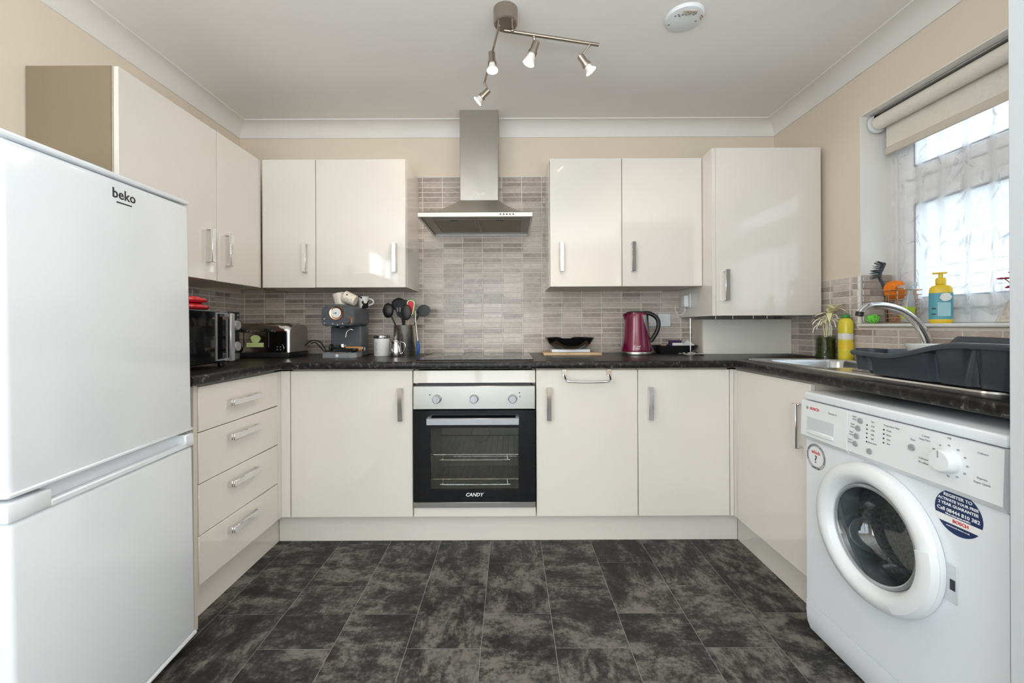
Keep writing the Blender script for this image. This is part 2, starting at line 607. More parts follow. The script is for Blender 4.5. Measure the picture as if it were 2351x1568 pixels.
def make_mesh(name, mb, m, org=(0, 0, 0), smooth=True, angle=38):
    me = bpy.data.meshes.new(name)
    ox, oy, oz = org
    me.from_pydata([(x - ox, y - oy, z - oz) for x, y, z in mb.v], [], mb.f)
    bm = bmesh.new()
    bm.from_mesh(me)
    bmesh.ops.recalc_face_normals(bm, faces=bm.faces[:])
    bm.to_mesh(me)
    bm.free()
    if smooth:
        me.shade_smooth()
        me.set_sharp_from_angle(angle=radians(angle))
    me.materials.append(m)
    return me


def part(name, mb, m, parent, label=None, smooth=True, angle=38, kind=None):
    """a mesh child; coordinates are given in the un-rotated world frame of its thing"""
    org = ORG[parent.name]
    o = bpy.data.objects.new(name, make_mesh(name, mb, m, org, smooth, angle))
    COL.objects.link(o)
    o.parent = parent
    ORG[o.name] = org
    if label:
        o['label'] = label
    if kind:
        o['kind'] = kind
    return o


def thing(name, label, cat, loc, group=None):
    o = bpy.data.objects.new(name, None)
    o.empty_display_size = 0.05
    o.location = loc
    COL.objects.link(o)
    ORG[o.name] = tuple(loc)
    o['label'] = label
    o['category'] = cat
    if group:
        o['group'] = group
    return o


def single(name, mb, m, label, cat, loc, group=None, smooth=True, angle=38):
    o = bpy.data.objects.new(name, make_mesh(name, mb, m, loc, smooth, angle))
    o.location = loc
    COL.objects.link(o)
    ORG[o.name] = tuple(loc)
    o['label'] = label
    o['category'] = cat
    if group:
        o['group'] = group
    return o


def structure(name, mb, m, smooth=False):
    o = bpy.data.objects.new(name, make_mesh(name, mb, m, (0, 0, 0), smooth))
    COL.objects.link(o)
    ORG[o.name] = (0, 0, 0)
    o['kind'] = 'structure'
    return o


def text_mesh(s, size, bold=0.0, align='CENTER', spacing=1.0, shear=0.0):
    cu = bpy.data.curves.new('lettering', 'FONT')
    cu.body = s
    cu.size = size
    cu.align_x = align
    cu.align_y = 'CENTER'
    cu.resolution_u = 2
    cu.offset = bold
    cu.extrude = 0.0003
    cu.space_character = spacing
    cu.shear = shear
    o = bpy.data.objects.new('lettering', cu)
    COL.objects.link(o)
    bpy.context.view_layer.update()
    dg = bpy.context.evaluated_depsgraph_get()
    me = bpy.data.meshes.new_from_object(o.evaluated_get(dg))
    vs = [v.co[:] for v in me.vertices]
    fs = [tuple(p.vertices) for p in me.polygons]
    bpy.data.objects.remove(o)
    bpy.data.curves.remove(cu)
    bpy.data.meshes.remove(me)
    return vs, fs


def text(parent, s, size, org, right, up, m, name='lettering', **kw):
    vs, fs = text_mesh(s, size, **kw)
    right, up = Vector(right).normalized(), Vector(up).normalized()
    nrm = right.cross(up)
    org = Vector(org)
    mb = M().add([org + right * x + up * y + nrm * z for x, y, z in vs], fs)
    return part(name, mb, m, parent, smooth=False)


def text_round(parent, s, size, c, r, a0, m, name='lettering', vertical=False, **kw):
    """lettering wrapped on an upright cylinder; a0 = angle of its middle (degrees, -90 faces the camera)"""
    vs, fs = text_mesh(s, size, **kw)
    out = []
    for x, y, z in vs:
        if vertical:
            x, y = -y, x
        a = radians(a0) + x / r
        out.append((c[0] + (r + z) * cos(a), c[1] + (r + z) * sin(a), c[2] + y))
    return part(name, M().add(out, fs), m, parent, smooth=False)


XL, XR, YW, YT, ZC, YR = -1.710, 1.672, 2.620, 2.612, 2.358, -2.30
WT = 0.914   # worktop height

# ------------------------------------------------------------------ the room
floor = structure('floor', M().box(XL - .1, XR + .3, YR - .1, YW + .1, -0.08, -0.0009), VINYL)
structure('ceiling', M().box(XL - .1, XR + .3, YR - .1, YW + .1, ZC, ZC + .1), CEIL)
LW = (-1.85, -.45, .90, 2.08)  # this opening and the next are added for the side fills
RW = (-1.90, -.70, .90, 2.08)
wall_left = structure('wall_left', M().box(XL - .1, XL, LW[1], YW + .1, 0, ZC).box(XL - .1, XL, YR - .1, LW[0], 0, ZC).box(
    XL - .1, XL, LW[0], LW[1], 0, LW[2]).box(XL - .1, XL, LW[0], LW[1], LW[3], ZC), WALL)
wall_back = structure('wall_back', M().box(XL, XR, YW, YW + .1, 0, ZC), WALL)
WY0, WY1, WZ0, WZ1, WX = 0.875, 1.976, 1.074, 2.078, 1.832
mb = M()
mb.box(XR, XR + .28, RW[1], WY0, 0, ZC)
mb.box(XR, XR + .28, YR - .1, RW[0], 0, ZC)
mb.box(XR, XR + .28, RW[0], RW[1], 0, RW[2])
mb.box(XR, XR + .28, RW[0], RW[1], RW[3], ZC)
mb.box(XR, XR + .28, WY1, YW + .1, 0, ZC)
mb.box(XR, XR + .28, WY0, WY1, 0, WZ0)
mb.box(XR, XR + .28, WY0, WY1, WZ1, ZC)
wall_right = structure('wall_right', mb, WALL)
# the wall behind the camera with an assumed wide glazed garden door, opening for the rear fill
mb = M()
mb.box(XL, -1.36, YR - .1, YR, 0, ZC)
mb.box(.36, XR, YR - .1, YR, 0, ZC)
mb.box(-1.36, .36, YR - .1, YR, 2.12, ZC)
structure('wall_rear', mb, WALL)
mb = M()
for x0, x1 in ((-1.36, -1.28), (-0.55, -0.45), (0.28, 0.36)):
    mb.box(x0, x1, YR - .08, YR - .02, 0.0, 2.12, .004)
for z0, z1 in ((0.0, .09), (2.04, 2.12)):
    for x0, x1 in ((-1.28, -.55), (-.45, .28)):
        mb.box(x0, x1, YR - .08, YR - .02, z0, z1, .004)
assumed_rear_door = structure('assumed_rear_door', mb, UPVC)  # assumed door, unseen behind the camera
for x0, x1 in ((-1.28, -.55), (-.45, .28)):
    part('pane', M().box(x0, x1, YR - .055, YR - .045, .09, 2.04), GLASS, assumed_rear_door, smooth=False)

# side windows added behind the camera as openings for the fill areas
for nm, (y0, y1, z0, z1), xa, xb in (('fill_window_left', LW, XL - .09, XL - .03), ('fill_window_right', RW, XR + .14, XR + .20)):
    mb = M()
    for a0, a1 in ((y0, y0 + .06), ((y0 + y1) / 2 - .03, (y0 + y1) / 2 + .03), (y1 - .06, y1)):
        mb.box(xa, xb, a0, a1, z0, z1, .004)
    for h0, h1 in ((z0, z0 + .06), (z1 - .06, z1)):
        for a0, a1 in ((y0 + .06, (y0 + y1) / 2 - .03), ((y0 + y1) / 2 + .03, y1 - .06)):
            mb.box(xa, xb, a0, a1, h0, h1, .004)
    w_ = structure(nm, mb, UPVC)
    part('pane', M().box((xa + xb) / 2 - .003, (xa + xb) / 2 + .003, y0 + .06, y1 - .06, z0 + .06, z1 - .06), GLASS, w_, smooth=False)

# floor tiles (staggered vinyl slabs)
FP, FR = 0.2514, 0.3352
for k in range(-7, 8):
    x0 = -0.1045 + FP * k
    x1 = x0 + FP
    yo = 1.895 if k % 2 == 0 else 1.7275
    for r in range(-2, 14):
        y1 = yo + FR * (1 - r) if False else yo - FR * r + FR
        y0 = y1 - FR
        a0, a1 = max(x0, XL), min(x1, XR)
        b0, b1 = max(y0, YR), min(y1, YW - .40)
        if a1 - a0 < .02 or b1 - b0 < .02:
            continue
        g = 0.0010
        cx_, cy_ = (a0 + a1) / 2, (b0 + b1) / 2
        ORG['tmp'] = (cx_, cy_, 0)
        me = make_mesh('floor_tile', M().box(a0 + g, a1 - g, b0 + g, b1 - g, -0.0009, 0.0, .0003), FLOORM, (cx_, cy_, 0), False)
        o = bpy.data.objects.new('floor_tile', me)
        o.location = (cx_, cy_, 0)
        COL.objects.link(o)
        o.parent = floor

# coving: concave quarter with a small step at each edge, mitred in the corners
CV = []
R_ = 0.076
CV.append((0.0, -0.082))
CV.append((0.006, -0.082))
CV.append((0.006, -0.077))
for k in range(9):
    a = radians(90 * k / 8)
    CV.append((0.006 + R_ * (1 - cos(a)), -0.077 + R_ * sin(a) * 0.93))
CV.append((0.088, -0.006))
CV.append((0.088, 0.0))
CV.append((0.0, 0.0))


def coving(name, f0, f1):
    structure(name, M().loops([[f0(u, ZC + z) for u, z in CV], [f1(u, ZC + z) for u, z in CV]]), COVE, True)


coving('trim_1', lambda u, z: (XL + u, YR, z), lambda u, z: (XL + u, YW - u, z))
coving('trim_2', lambda u, z: (XL + u, YW - u, z), lambda u, z: (-0.2955, YW - u, z))
coving('trim_3', lambda u, z: (-0.0675, YW - u, z), lambda u, z: (XR - u, YW - u, z))
coving('trim_4', lambda u, z: (XR - u, YW - u, z), lambda u, z: (XR - u, YR, z))

# ------------------------------------------------------------------ wall tiles
random.seed(4)
TP, TR, TJ = 0.1252, 0.0318, 0.0052
TILE_MESH = {}


def tile_box(w, h, ax):
    """a tile standing on its wall: thin along the wall normal, softly chamfered"""
    key = (round(w, 4), round(h, 4), ax)
    if key not in TILE_MESH:
        d = 0.0075
        if ax == 'y':
            mb_ = M().box(-w / 2, w / 2, 0, d, -h / 2, h / 2, .0012)
        else:
            mb_ = M().box(0, d, -w / 2, w / 2, -h / 2, h / 2, .0012)
        TILE_MESH[key] = make_mesh('wall_tile', mb_, TILE, (0, 0, 0), False)
    return TILE_MESH[key]


def put_tile(parent, cu, cz, w, h, ax, pos):
    o = bpy.data.objects.new('wall_tile', tile_box(w, h, ax))
    o.location = (cu, pos, cz) if ax == 'y' else (pos, cu, cz)
    COL.objects.link(o)
    o.parent = parent
    return o


back_cells = []
ROW_TOP = 2.026
for r in range(35):
    z1 = ROW_TOP - TR * r
    z0 = z1 - TR
    upper = z0 > 1.300
    for k in range(-16, 12):
        x0, x1 = 0.199 + TP * k, 0.199 + TP * (k + 1)
        lim = (-0.588, 0.228) if z0 > 1.312 else (XL + .004, XR - .004)
        if 1.14 < z0 <= 1.312:
            lim = (lim[0], 1.066)
        elif z0 <= 1.14 and x1 > 1.2:
            lim = (lim[0], 1.20 if z0 < 1.11 else 1.66)
        if 1.296 < z0 <= 1.312:
            lim = (-0.588, 0.228)
        a0, a1 = max(x0, lim[0]), min(x1, lim[1])
        if a1 - a0 < .012 or z0 < 0.912:
            continue
        back_cells.append((a0, a1, z0, z1))
# the 300 that show best stay single objects; the rest (behind hood, appliances, in shade) are one piece of stuff
def rank(c):
    x, z = (c[0] + c[1]) / 2, (c[2] + c[3]) / 2
    s_ = 0
    if -0.30 < x < -0.06 and z > 1.66:
        s_ += 5
    if -1.0 > x and z < 1.1:
        s_ += 3
    if x > 1.1:
        s_ += 4
    if c[1] - c[0] < 0.1:
        s_ += 2
    return s_ + abs(x + .1) * .5
back_cells.sort(key=rank)
gmb = M()
gmb.box(-0.592, 0.24, YT + .0024, YW, 1.300, 2.030)
gmb.box(XL, XR, YT + .0024, YW, 0.912, 1.300)
part('grout', gmb, GROUT, wall_back, smooth=False)
smb = M()
for i, (a0, a1, z0, z1) in enumerate(back_cells):
    w, h = a1 - a0 - TJ, z1 - z0 - TJ
    if i < 300:
        put_tile(wall_back, (a0 + a1) / 2, (z0 + z1) / 2, w, h, 'y', YT)
    else:
        smb.box(a0 + TJ / 2, a1 - TJ / 2, YT, YT + .0075, z0 + TJ / 2, z1 - TJ / 2, .0012)
part('wall_tile_run', smb, TILE, wall_back, kind='stuff', smooth=False)

# left wall, right wall and window jamb
part('grout', M().box(XL, XL + .0056, 1.30, YT, 0.912, 1.300), GROUT, wall_left, smooth=False)
for r in range(12):
    z1 = ROW_TOP - TR * (r + 23)
    for k in range(10):
        y1 = YT - .022 - TP * (k - 1)
        y0 = y1 - TP
        y1 = min(y1, YT - .001)
        if y1 < 1.32:
            continue
        put_tile(wall_left, (y0 + y1) / 2, z1 - TR / 2, y1 - y0 - TJ, TR - TJ, 'x', XL + .0005)
part('grout', M().box(XR - .0056, XR, 0.85, YT, 0.912, 1.070).box(XR - .0056, XR, WY1 + .003, 2.60, 1.070, 1.318),
     GROUT, wall_right, smooth=False)
for r in range(13):
    z1 = 1.3186 - TR * r - .002
    z0 = z1 - TR
    for k in range(-4, 12):
        y1 = 2.152 - TP * k
        y0 = y1 - TP
        lo = WY1 + .004 if z0 > 1.060 else 0.86
        y0, y1 = max(y0, lo), min(y1, YT - .002)
        zt = z1
        if lo < 1 and z1 > 1.071:
            zt = 1.071
        if y1 - y0 < .014 or zt - z0 < .01:
            continue
        put_tile(wall_right, (y0 + y1) / 2, (zt + z0) / 2, y1 - y0 - TJ, zt - z0 - TJ, 'x', XR - .008)
part('edge_trim', M().box(XR - .009, XR, WY1 - .006, WY1 + .004, 1.089, 1.319, .001), WHITE_PAINT, wall_right)
for r in range(7):
    z1 = 1.3186 - TR * r - .002
    z0 = max(z1 - TR, 1.090)
    put_tile(wall_right, XR + .08, (z0 + z1) / 2, .150, z1 - z0 - TJ, 'y', WY1 - .0085)

# ------------------------------------------------------------------ kitchen window
mb = M()
fx0, fx1 = WX, WX + .062
for y0, y1 in ((WY0, WY0 + .065), (WY1 - .065, WY1)):
    mb.box(fx0, fx1, y0, y1, 1.088, WZ1, .005)
for z0, z1 in ((1.088, 1.150), (WZ1 - .06, WZ1), (1.672, 1.742)):
    mb.box(fx0, fx1, WY0 + .065, WY1 - .065, z0, z1, .005)
window_1 = structure('window_1', mb, UPVC)
for nm, z0, z1 in (('sash', 1.150, 1.672), ('fanlight_sash', 1.742, WZ1 - .06)):
    mb = M()
    y0, y1 = WY0 + .066, WY1 - .066
    mb.box(fx0 - .012, fx1 - .012, y0, y0 + .05, z0 + .001, z1 - .001, .006)
    mb.box(fx0 - .012, fx1 - .012, y1 - .05, y1, z0 + .001, z1 - .001, .006)
    mb.box(fx0 - .012, fx1 - .012, y0 + .05, y1 - .05, z0 + .001, z0 + .05, .006)
    mb.box(fx0 - .012, fx1 - .012, y0 + .05, y1 - .05, z1 - .05, z1 - .001, .006)
    sash = part(nm, mb, UPVC, window_1)
    gk = M()
    t_ = .006
    gk.box(fx0 - .014, fx0 - .008, y0 + .05, y0 + .05 + t_, z0 + .05, z1 - .05)
    gk.box(fx0 - .014, fx0 - .008, y1 - .05 - t_, y1 - .05, z0 + .05, z1 - .05)
    gk.box(fx0 - .014, fx0 - .008, y0 + .056, y1 - .056, z0 + .05, z0 + .05 + t_)
    gk.box(fx0 - .014, fx0 - .008, y0 + .056, y1 - .056, z1 - .05 - t_, z1 - .05)
    part('gasket', gk, RUBBER, sash, smooth=False)
    part('pane', M().box(fx0 + .012, fx0 + .018, y0 + .048, y1 - .048, z0 + .048, z1 - .048), GLASS, sash, smooth=False)
mb = M().box(XR - .022, WX, WY0, WY1, WZ0, 1.088, .005, 2)
part('sill', mb, WHITE_PAINT, window_1)
mb = M()
mb.box(XR, WX, WY1 - .004, WY1, 1.319, WZ1 - .004)
mb.box(XR, WX, WY0, WY0 + .004, 1.088, WZ1 - .004)
mb.box(XR, WX, WY0, WY1, WZ1 - .004, WZ1)
part('reveal_lining', mb, REVEAL, window_1, smooth=False)

# white door leaf standing open against the end of the right-hand run
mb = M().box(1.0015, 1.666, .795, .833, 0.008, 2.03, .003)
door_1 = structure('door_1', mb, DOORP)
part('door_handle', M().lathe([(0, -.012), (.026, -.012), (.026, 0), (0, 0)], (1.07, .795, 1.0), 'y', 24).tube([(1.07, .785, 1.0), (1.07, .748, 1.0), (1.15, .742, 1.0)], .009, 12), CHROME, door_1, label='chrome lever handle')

# ------------------------------------------------------------------ neighbour's bungalow outside the window
nb = thing('neighbouring_bungalow', 'white clad bungalow with tiled roof seen outside through the net curtain', 'house', (6.2, 4.5, 0))
bx = 5.2
wallm = mat('white_cladding', (0.80, 0.82, 0.83), 0.6, var=(2, 0.02))
roofm = mat('grey_roof_tile', (0.50, 0.50, 0.50), 0.8, var=(8, 0.2), bump=(30, 0.4))
part('house_wall', M().box(bx + .03, 8.2, -3, 12, -.3, 2.05), wallm, nb, smooth=False)
for k in range(16):
    part('cladding_board', M().box(bx, bx + .03, -3, 12, -.3 + .14 * k, -.3 + .14 * k + .13, .006), wallm, nb, smooth=False)
part('gutter', M().tube([(bx - .12, -3, 2.10), (bx - .12, 12, 2.10)], .06, 10), UPVC, nb)
part('fascia', M().box(bx - .06, bx - .03, -3, 12, 2.02, 2.20), UPVC, nb, smooth=False)
rb = M()
for k in range(14):
    x0, z0 = bx - .16 + .19 * k, 2.16 + .12 * k
    rb.add([(x0, -3, z0), (x0, 12, z0), (x0 + .24, 12, z0 + .1516), (x0 + .24, -3, z0 + .1516),
            (x0, -3, z0 - .03), (x0, 12, z0 - .03)], [(0, 1, 2, 3), (0, 4, 5, 1)])
part('roof_tile_course', rb, roofm, nb, smooth=False, kind='stuff')
lawn = mat('paved_side_path', (0.42, 0.41, 0.39), 0.9, var=(3, 0.15))
structure('ground', M().box(1.96, 12, -6, 14, -.4, -.3), lawn)
structure('garden_ground', M().box(-8, 8, -12, YR - .11, -.2, -.1), lawn)

# ------------------------------------------------------------------ roller blind and net curtain
rbz = 2.030
bl = thing('roller_blind', 'cream fabric roller blind rolled up at the top of the window recess', 'blind', (1.745, 1.39, rbz))
part('fabric_roll', M().tube([(1.735, .902, rbz), (1.735, 1.945, rbz)], .0315, 24), FABRIC, bl)
part('hanging_fabric', M().box(1.7655, 1.7675, .902, 1.940, 1.912, rbz), FABRIC, bl, smooth=False)
part('bottom_bar', M().box(1.7610, 1.7700, .898, 1.943, 1.876, 1.912, .003), mat('beige_blind_bar', (0.62, 0.57, 0.49), 0.6, var=(60, 0.03)), bl, label='beige bottom bar')
part('head_rail', M().box(1.712, 1.772, .882, 1.962, 2.0665, 2.0735, .002), SILVERP, bl, label='silver grey head rail')
for y in (.889, 1.952):
    br = part('bracket', M().lathe([(.0, -.004), (.040, -.004), (.042, 0), (.042, .006), (.036, .009), (0, .009)], (1.735, y, rbz), 'y', 24).box(
        1.715, 1.757, y - .004, y + .006, rbz, 2.0665), WHITEP, bl, label='white plastic end bracket')

nc = thing('net_curtain', 'sheer white net curtain printed with grey leaves across the window', 'curtain', (1.79, 1.39, 1.10))
random.seed(9)


def net_x(y, z):
    return 1.806 + .0085 * sin(y * 76 + 1.4 * sin(y * 9)) + .0025 * sin(y * 23 + z * 2)


ny, nz_ = 240, 26
vs, fs = [], []
for i in range(ny + 1):
    y = 0.886 + (1.958 - .886) * i / ny
    hem = 1.122 + .014 * abs(sin(y * 24)) - .010 * sin(y * 62)
    for j in range(nz_ + 1):
        z = hem + (2.045 - hem) * j / nz_
        vs.append((net_x(y, z), y, z))
for i in range(ny):
    for j in range(nz_):
        a = i * (nz_ + 1) + j
        fs.append((a, a + nz_ + 1, a + nz_ + 2, a + 1))
part('voile', M().add(vs, fs), NET, nc, angle=180)
part('curtain_wire', M().tube([(1.806, .880, 2.05), (1.806, 1.968, 2.05)], .003, 6), WHITEP, nc)
lp = M()
for k in range(150):
    y, z = random.uniform(.91, 1.93), random.uniform(1.15, 1.88)
    a, ln, wd = random.uniform(-1.0, 1.0) + pi / 2 * random.choice((1, 1, 1, 3)), random.uniform(.035, .075), random.uniform(.008, .014)
    outl = []
    for q in range(7):
        u = q / 6
        outl.append((u * ln, wd * sin(pi * u) * .5 + .012 * u * u))
    for q in range(5, 0, -1):
        u = q / 6
        outl.append((u * ln, -wd * sin(pi * u) * .5 + .012 * u * u))
    pts = [(y + p * cos(a) - q * sin(a), z + p * sin(a) + q * cos(a)) for p, q in outl]
    lp.add([(net_x(py, pz) - .0015, py, pz) for py, pz in pts], [tuple(range(len(pts)))])
for k in range(12):
    y, z = random.uniform(.91, 1.92), random.uniform(1.15, 1.5)
    pts = [(y + .012 * sin(u * 1.4 + k), z + .045 * u) for u in range(7)]
    for (a_, b_) in zip(pts, pts[1:]):
        lp.add([(net_x(a_[0], a_[1]) - .0015, a_[0] - .0008, a_[1]), (net_x(a_[0], a_[1]) - .0015, a_[0] + .0008, a_[1]),
                (net_x(b_[0], b_[1]) - .0015, b_[0] + .0008, b_[1]), (net_x(b_[0], b_[1]) - .0015, b_[0] - .0008, b_[1])], [(0, 1, 2, 3)])
part('leaf_print', lp, LEAFP, nc, kind='stuff', label='faint grey leaf print', smooth=False)

# ------------------------------------------------------------------ cabinets


def bar_handle(parent, p0, p1, out, w=.020, d=.030, t=.009):
    """square bow handle between two fixing points; out = outward unit direction"""
    p0, p1, out = Vector(p0), Vector(p1), Vector(out)
    ax = (p1 - p0).normalized()
    sd = ax.cross(out)

    def blk(c, la, lo, ls):
        mb_ = M().box(-la / 2, la / 2, -lo / 2, lo / 2, -ls / 2, ls / 2, .0015)
        mm = Matrix((ax, out, sd)).transposed().to_4x4()
        mm.translation = c
        return mb_.xf(mm)
    mb_ = M()
    L_ = (p1 - p0).length
    for q in (blk((p0 + p1) / 2 + out * (d - t / 2), L_, t, w), blk(p0 + ax * t / 2 + out * (d - t) / 2, t, d - t, w),
              blk(p1 - ax * t / 2 + out * (d - t) / 2, t, d - t, w)):
        mb_.add(q.v, q.f)
    return part('handle', mb_, CHROME, parent, label='square chrome bow handle')


def carcass(x0, x1, y0, y1, z0, z1, t=.016, op='y0', bottom=True, top=True):
    """open box of panels; op = the open (door) side"""
    m_ = M()
    if op == 'y0':
        m_.box(x0, x0 + t, y0, y1, z0, z1).box(x1 - t, x1, y0, y1, z0, z1)
        m_.box(x0 + t, x1 - t, y1 - .006, y1, z0, z1)
        if bottom:
            m_.box(x0 + t, x1 - t, y0, y1 - .006, z0, z0 + t)
        if top:
            m_.box(x0 + t, x1 - t, y0, y1 - .006, z1 - t, z1)
        m_.box(x0 + t, x1 - t, y0 + .012, y0 + .02, z0 + t, z1 - t)
    else:
        m_.box(x0, x1, y0, y0 + t, z0, z1).box(x0, x1, y1 - t, y1, z0, z1)
        xa = x0 if op == 'x1' else x1 - .006
        m_.box(xa, xa + .006, y0 + t, y1 - t, z0, z1)
        if bottom:
            m_.box(x0, x1, y0 + t, y1 - t, z0, z0 + t)
        if top:
            m_.box(x0, x1, y0 + t, y1 - t, z1 - t, z1)
        xs = x1 - .02 if op == 'x1' else x0 + .012
        m_.box(xs, xs + .008, y0 + t, y1 - t, z0 + t, z1 - t)
    return m_


G_B = 'cream gloss base cabinets under the worktop'
G_W = 'cream gloss wall cabinets'
FB = 2.025      # front face of the base doors on the back run
DT = .018


def base_back(x0, x1, label, hx, extra=None):
    t = thing('base_cabinet', label, 'cabinet', ((x0 + x1) / 2, 2.3, .15), G_B)
    part('carcass', carcass(x0 + .002, x1 - .002, FB + DT + .002, 2.60, .153, .876), CREAM_SIDE, t, smooth=False)
    d = part('door', M().box(x0 + .0015, x1 - .0015, FB, FB + DT, .152, .868, .0015), CREAM, t)
    bar_handle(d, (hx, FB, .785), (hx, FB, .625), (0, -1, 0), w=.022)
    if extra:
        part('filler_post', M().box(extra[0], extra[1], FB, FB + DT, .152, .868, .001), CREAM, t)
    return t


base_back(-1.079, -.480, 'wide cream base cabinet left of the oven under the coffee machine', -.5375, (-1.1257, -1.081))
base_back(.1225, .6215, 'cream base cabinet front right of the oven with a chrome towel rail over it', .185)
base_back(.6215, 1.0705, 'cream base cabinet in the right corner of the back run under the plum kettle', .6795, (1.072, 1.0898))

# drawer unit of the left run
dr = thing('drawer_unit', 'four drawer cream gloss cabinet between the fridge and the left corner', 'cabinet', (-1.4, 1.75, .15))
part('carcass', carcass(-1.70, -1.148, 1.490, 2.010, .153, .876, op='x1'), CREAM_SIDE, dr, smooth=False)
part('end_panel', M().box(-1.70, -1.128, 1.470, 1.488, .0, .876, .001), CREAM_SIDE, dr)
part('filler_post', M().box(-1.144, -1.126, 2.0, 2.042, .152, .868, .001), CREAM, dr)
for z0, z1 in ((.705, .868), (.518, .702), (.331, .515), (.152, .328)):
    d = part('drawer_front', M().box(-1.144, -1.126, 1.491, 1.998, z0, z1, .0015), CREAM, dr)
    zc = (z0 + z1) / 2 - (.002 if z0 > .6 else -.038)
    bar_handle(d, (-1.126, 1.640, zc), (-1.126, 1.822, zc), (1, 0, 0), w=.024)

# under-sink cabinet of the right run
t = thing('base_cabinet', 'cream base cabinet of the right run between the corner and the washing machine', 'cabinet', (1.35, 1.75, .15), G_B)
part('carcass', carcass(1.110, 1.655, 1.502, 2.0, .153, .876, op='x0', top=False), CREAM_SIDE, t, smooth=False)
part('top_rail', M().box(1.1085, 1.126, 1.520, 2.040, .845, .8765), CREAM_SIDE, t, smooth=False)
d = part('door', M().box(1.090, 1.108, 1.505, 1.998, .152, .868, .0015), CREAM, t)
bar_handle(d, (1.090, 1.553, .790), (1.090, 1.553, .622), (-1, 0, 0), w=.022)
part('filler_post', M().box(1.0905, 1.108, 2.0, 2.042, .152, .868, .001), CREAM, t)

# plinths
G_P = 'cream plinths along the floor'
single('plinth', M().box(-1.190, -1.176, 1.470, 2.094, .0, .150, .001), CREAM, 'cream plinth under the drawer unit on the left', 'plinth', (-1.183, 1.78, 0), G_P)
single('plinth', M().box(-1.176, 1.145, 2.095, 2.111, .0, .150, .001), CREAM, 'long cream plinth along the back run under the oven', 'plinth', (0, 2.1, 0), G_P)
single('plinth', M().box(1.145, 1.160, 1.490, 2.094, .0, .150, .001), CREAM, 'cream plinth on the right beside the washing machine', 'plinth', (1.15, 1.78, 0), G_P)

# oven housing
t = thing('oven_housing', 'cream built-under housing framing the oven with panels above and below it', 'cabinet', (-.178, 2.3, .15))
mb = M().box(-.4775, -.4635, 2.070, 2.60, .153, .876).box(.1065, .1205, 2.070, 2.60, .153, .876).box(-.4635, .1065, 2.07, 2.60, .153, .170)
mb.box(-.4635, .1065, 2.594, 2.60, .17, .876)
part('carcass', mb, CREAM_SIDE, t, smooth=False)
part('top_panel', M().box(-.4770, .1200, FB, FB + DT, .806, .868, .0015), CREAM, t)
part('bottom_panel', M().box(-.4770, .1200, FB, FB + DT, .152, .199, .0015), CREAM, t)

# wall cabinets
FU = 2.297


def wall_back_cab(x0, x1, label, hx, side=None):
    t_ = thing('wall_cabinet', label, 'cabinet', ((x0 + x1) / 2, 2.45, 1.30), G_W)
    part('carcass', carcass(x0 + .001, x1 - .001, FU + DT + .002, YT - .001, 1.303, 2.010), CREAM_SIDE, t_, smooth=False)
    d_ = part('door', M().box(x0 + .0015, x1 - .0015, FU, FU + DT, 1.302, 2.014, .0015), CREAM, t_)
    bar_handle(d_, (hx, FU, 1.546), (hx, FU, 1.384), (0, -1, 0), w=.022)
    if side:
        part('end_panel', M().box(side - .0015, side + .0015, FU + DT, YT - .001, 1.3025, 2.0105), CREAM, t_, smooth=False)
    return t_


t = wall_back_cab(-1.378, -1.080, 'narrow cream wall cabinet in the left corner above the toaster', -1.134)
t = wall_back_cab(-1.080, -.580, 'wide cream wall cabinet left of the hood above the coffee machine', -.640, -.5785)
t = wall_back_cab(.2195, .6205, 'cream wall cabinet directly right of the extractor hood', .284, .2180)
t = wall_back_cab(.6205, 1.0665, 'cream wall cabinet between the hood cabinet and the tall boiler cabinet', .680)

# left wall cabinets (doors face right)
FL = -1.384


def wall_left_cab(y0, y1, label, hy, end=False, filler=None):
    t_ = thing('wall_cabinet', label, 'cabinet', (-1.55, (y0 + y1) / 2, 1.30), G_W)
    part('carcass', carcass(XL + .010, FL - DT - .002, y0 + .001, y1 - .001, 1.303, 2.007, op='x1'), CREAM_SIDE, t_, smooth=False)
    d_ = part('door', M().box(FL - DT, FL, y0 + .0015, y1 - .0015, 1.302, 2.010, .0015), CREAM, t_)
    bar_handle(d_, (FL, hy, 1.538), (FL, hy, 1.382), (1, 0, 0), w=.022)
    if end:
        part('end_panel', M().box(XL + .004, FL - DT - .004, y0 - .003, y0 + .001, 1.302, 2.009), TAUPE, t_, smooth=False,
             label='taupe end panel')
    if filler:
        part('filler_post', M().box(FL - DT, FL, filler[0], filler[1], 1.302, 2.010, .001), CREAM, t_)
    return t_


wall_left_cab(1.462, 1.953, 'cream wall cabinet above the fridge and microwave with a taupe end', 1.893, True)
wall_left_cab(1.953, 2.280, 'narrow cream wall cabinet on the left wall next to the corner', 2.018, False, (2.2805, 2.296))

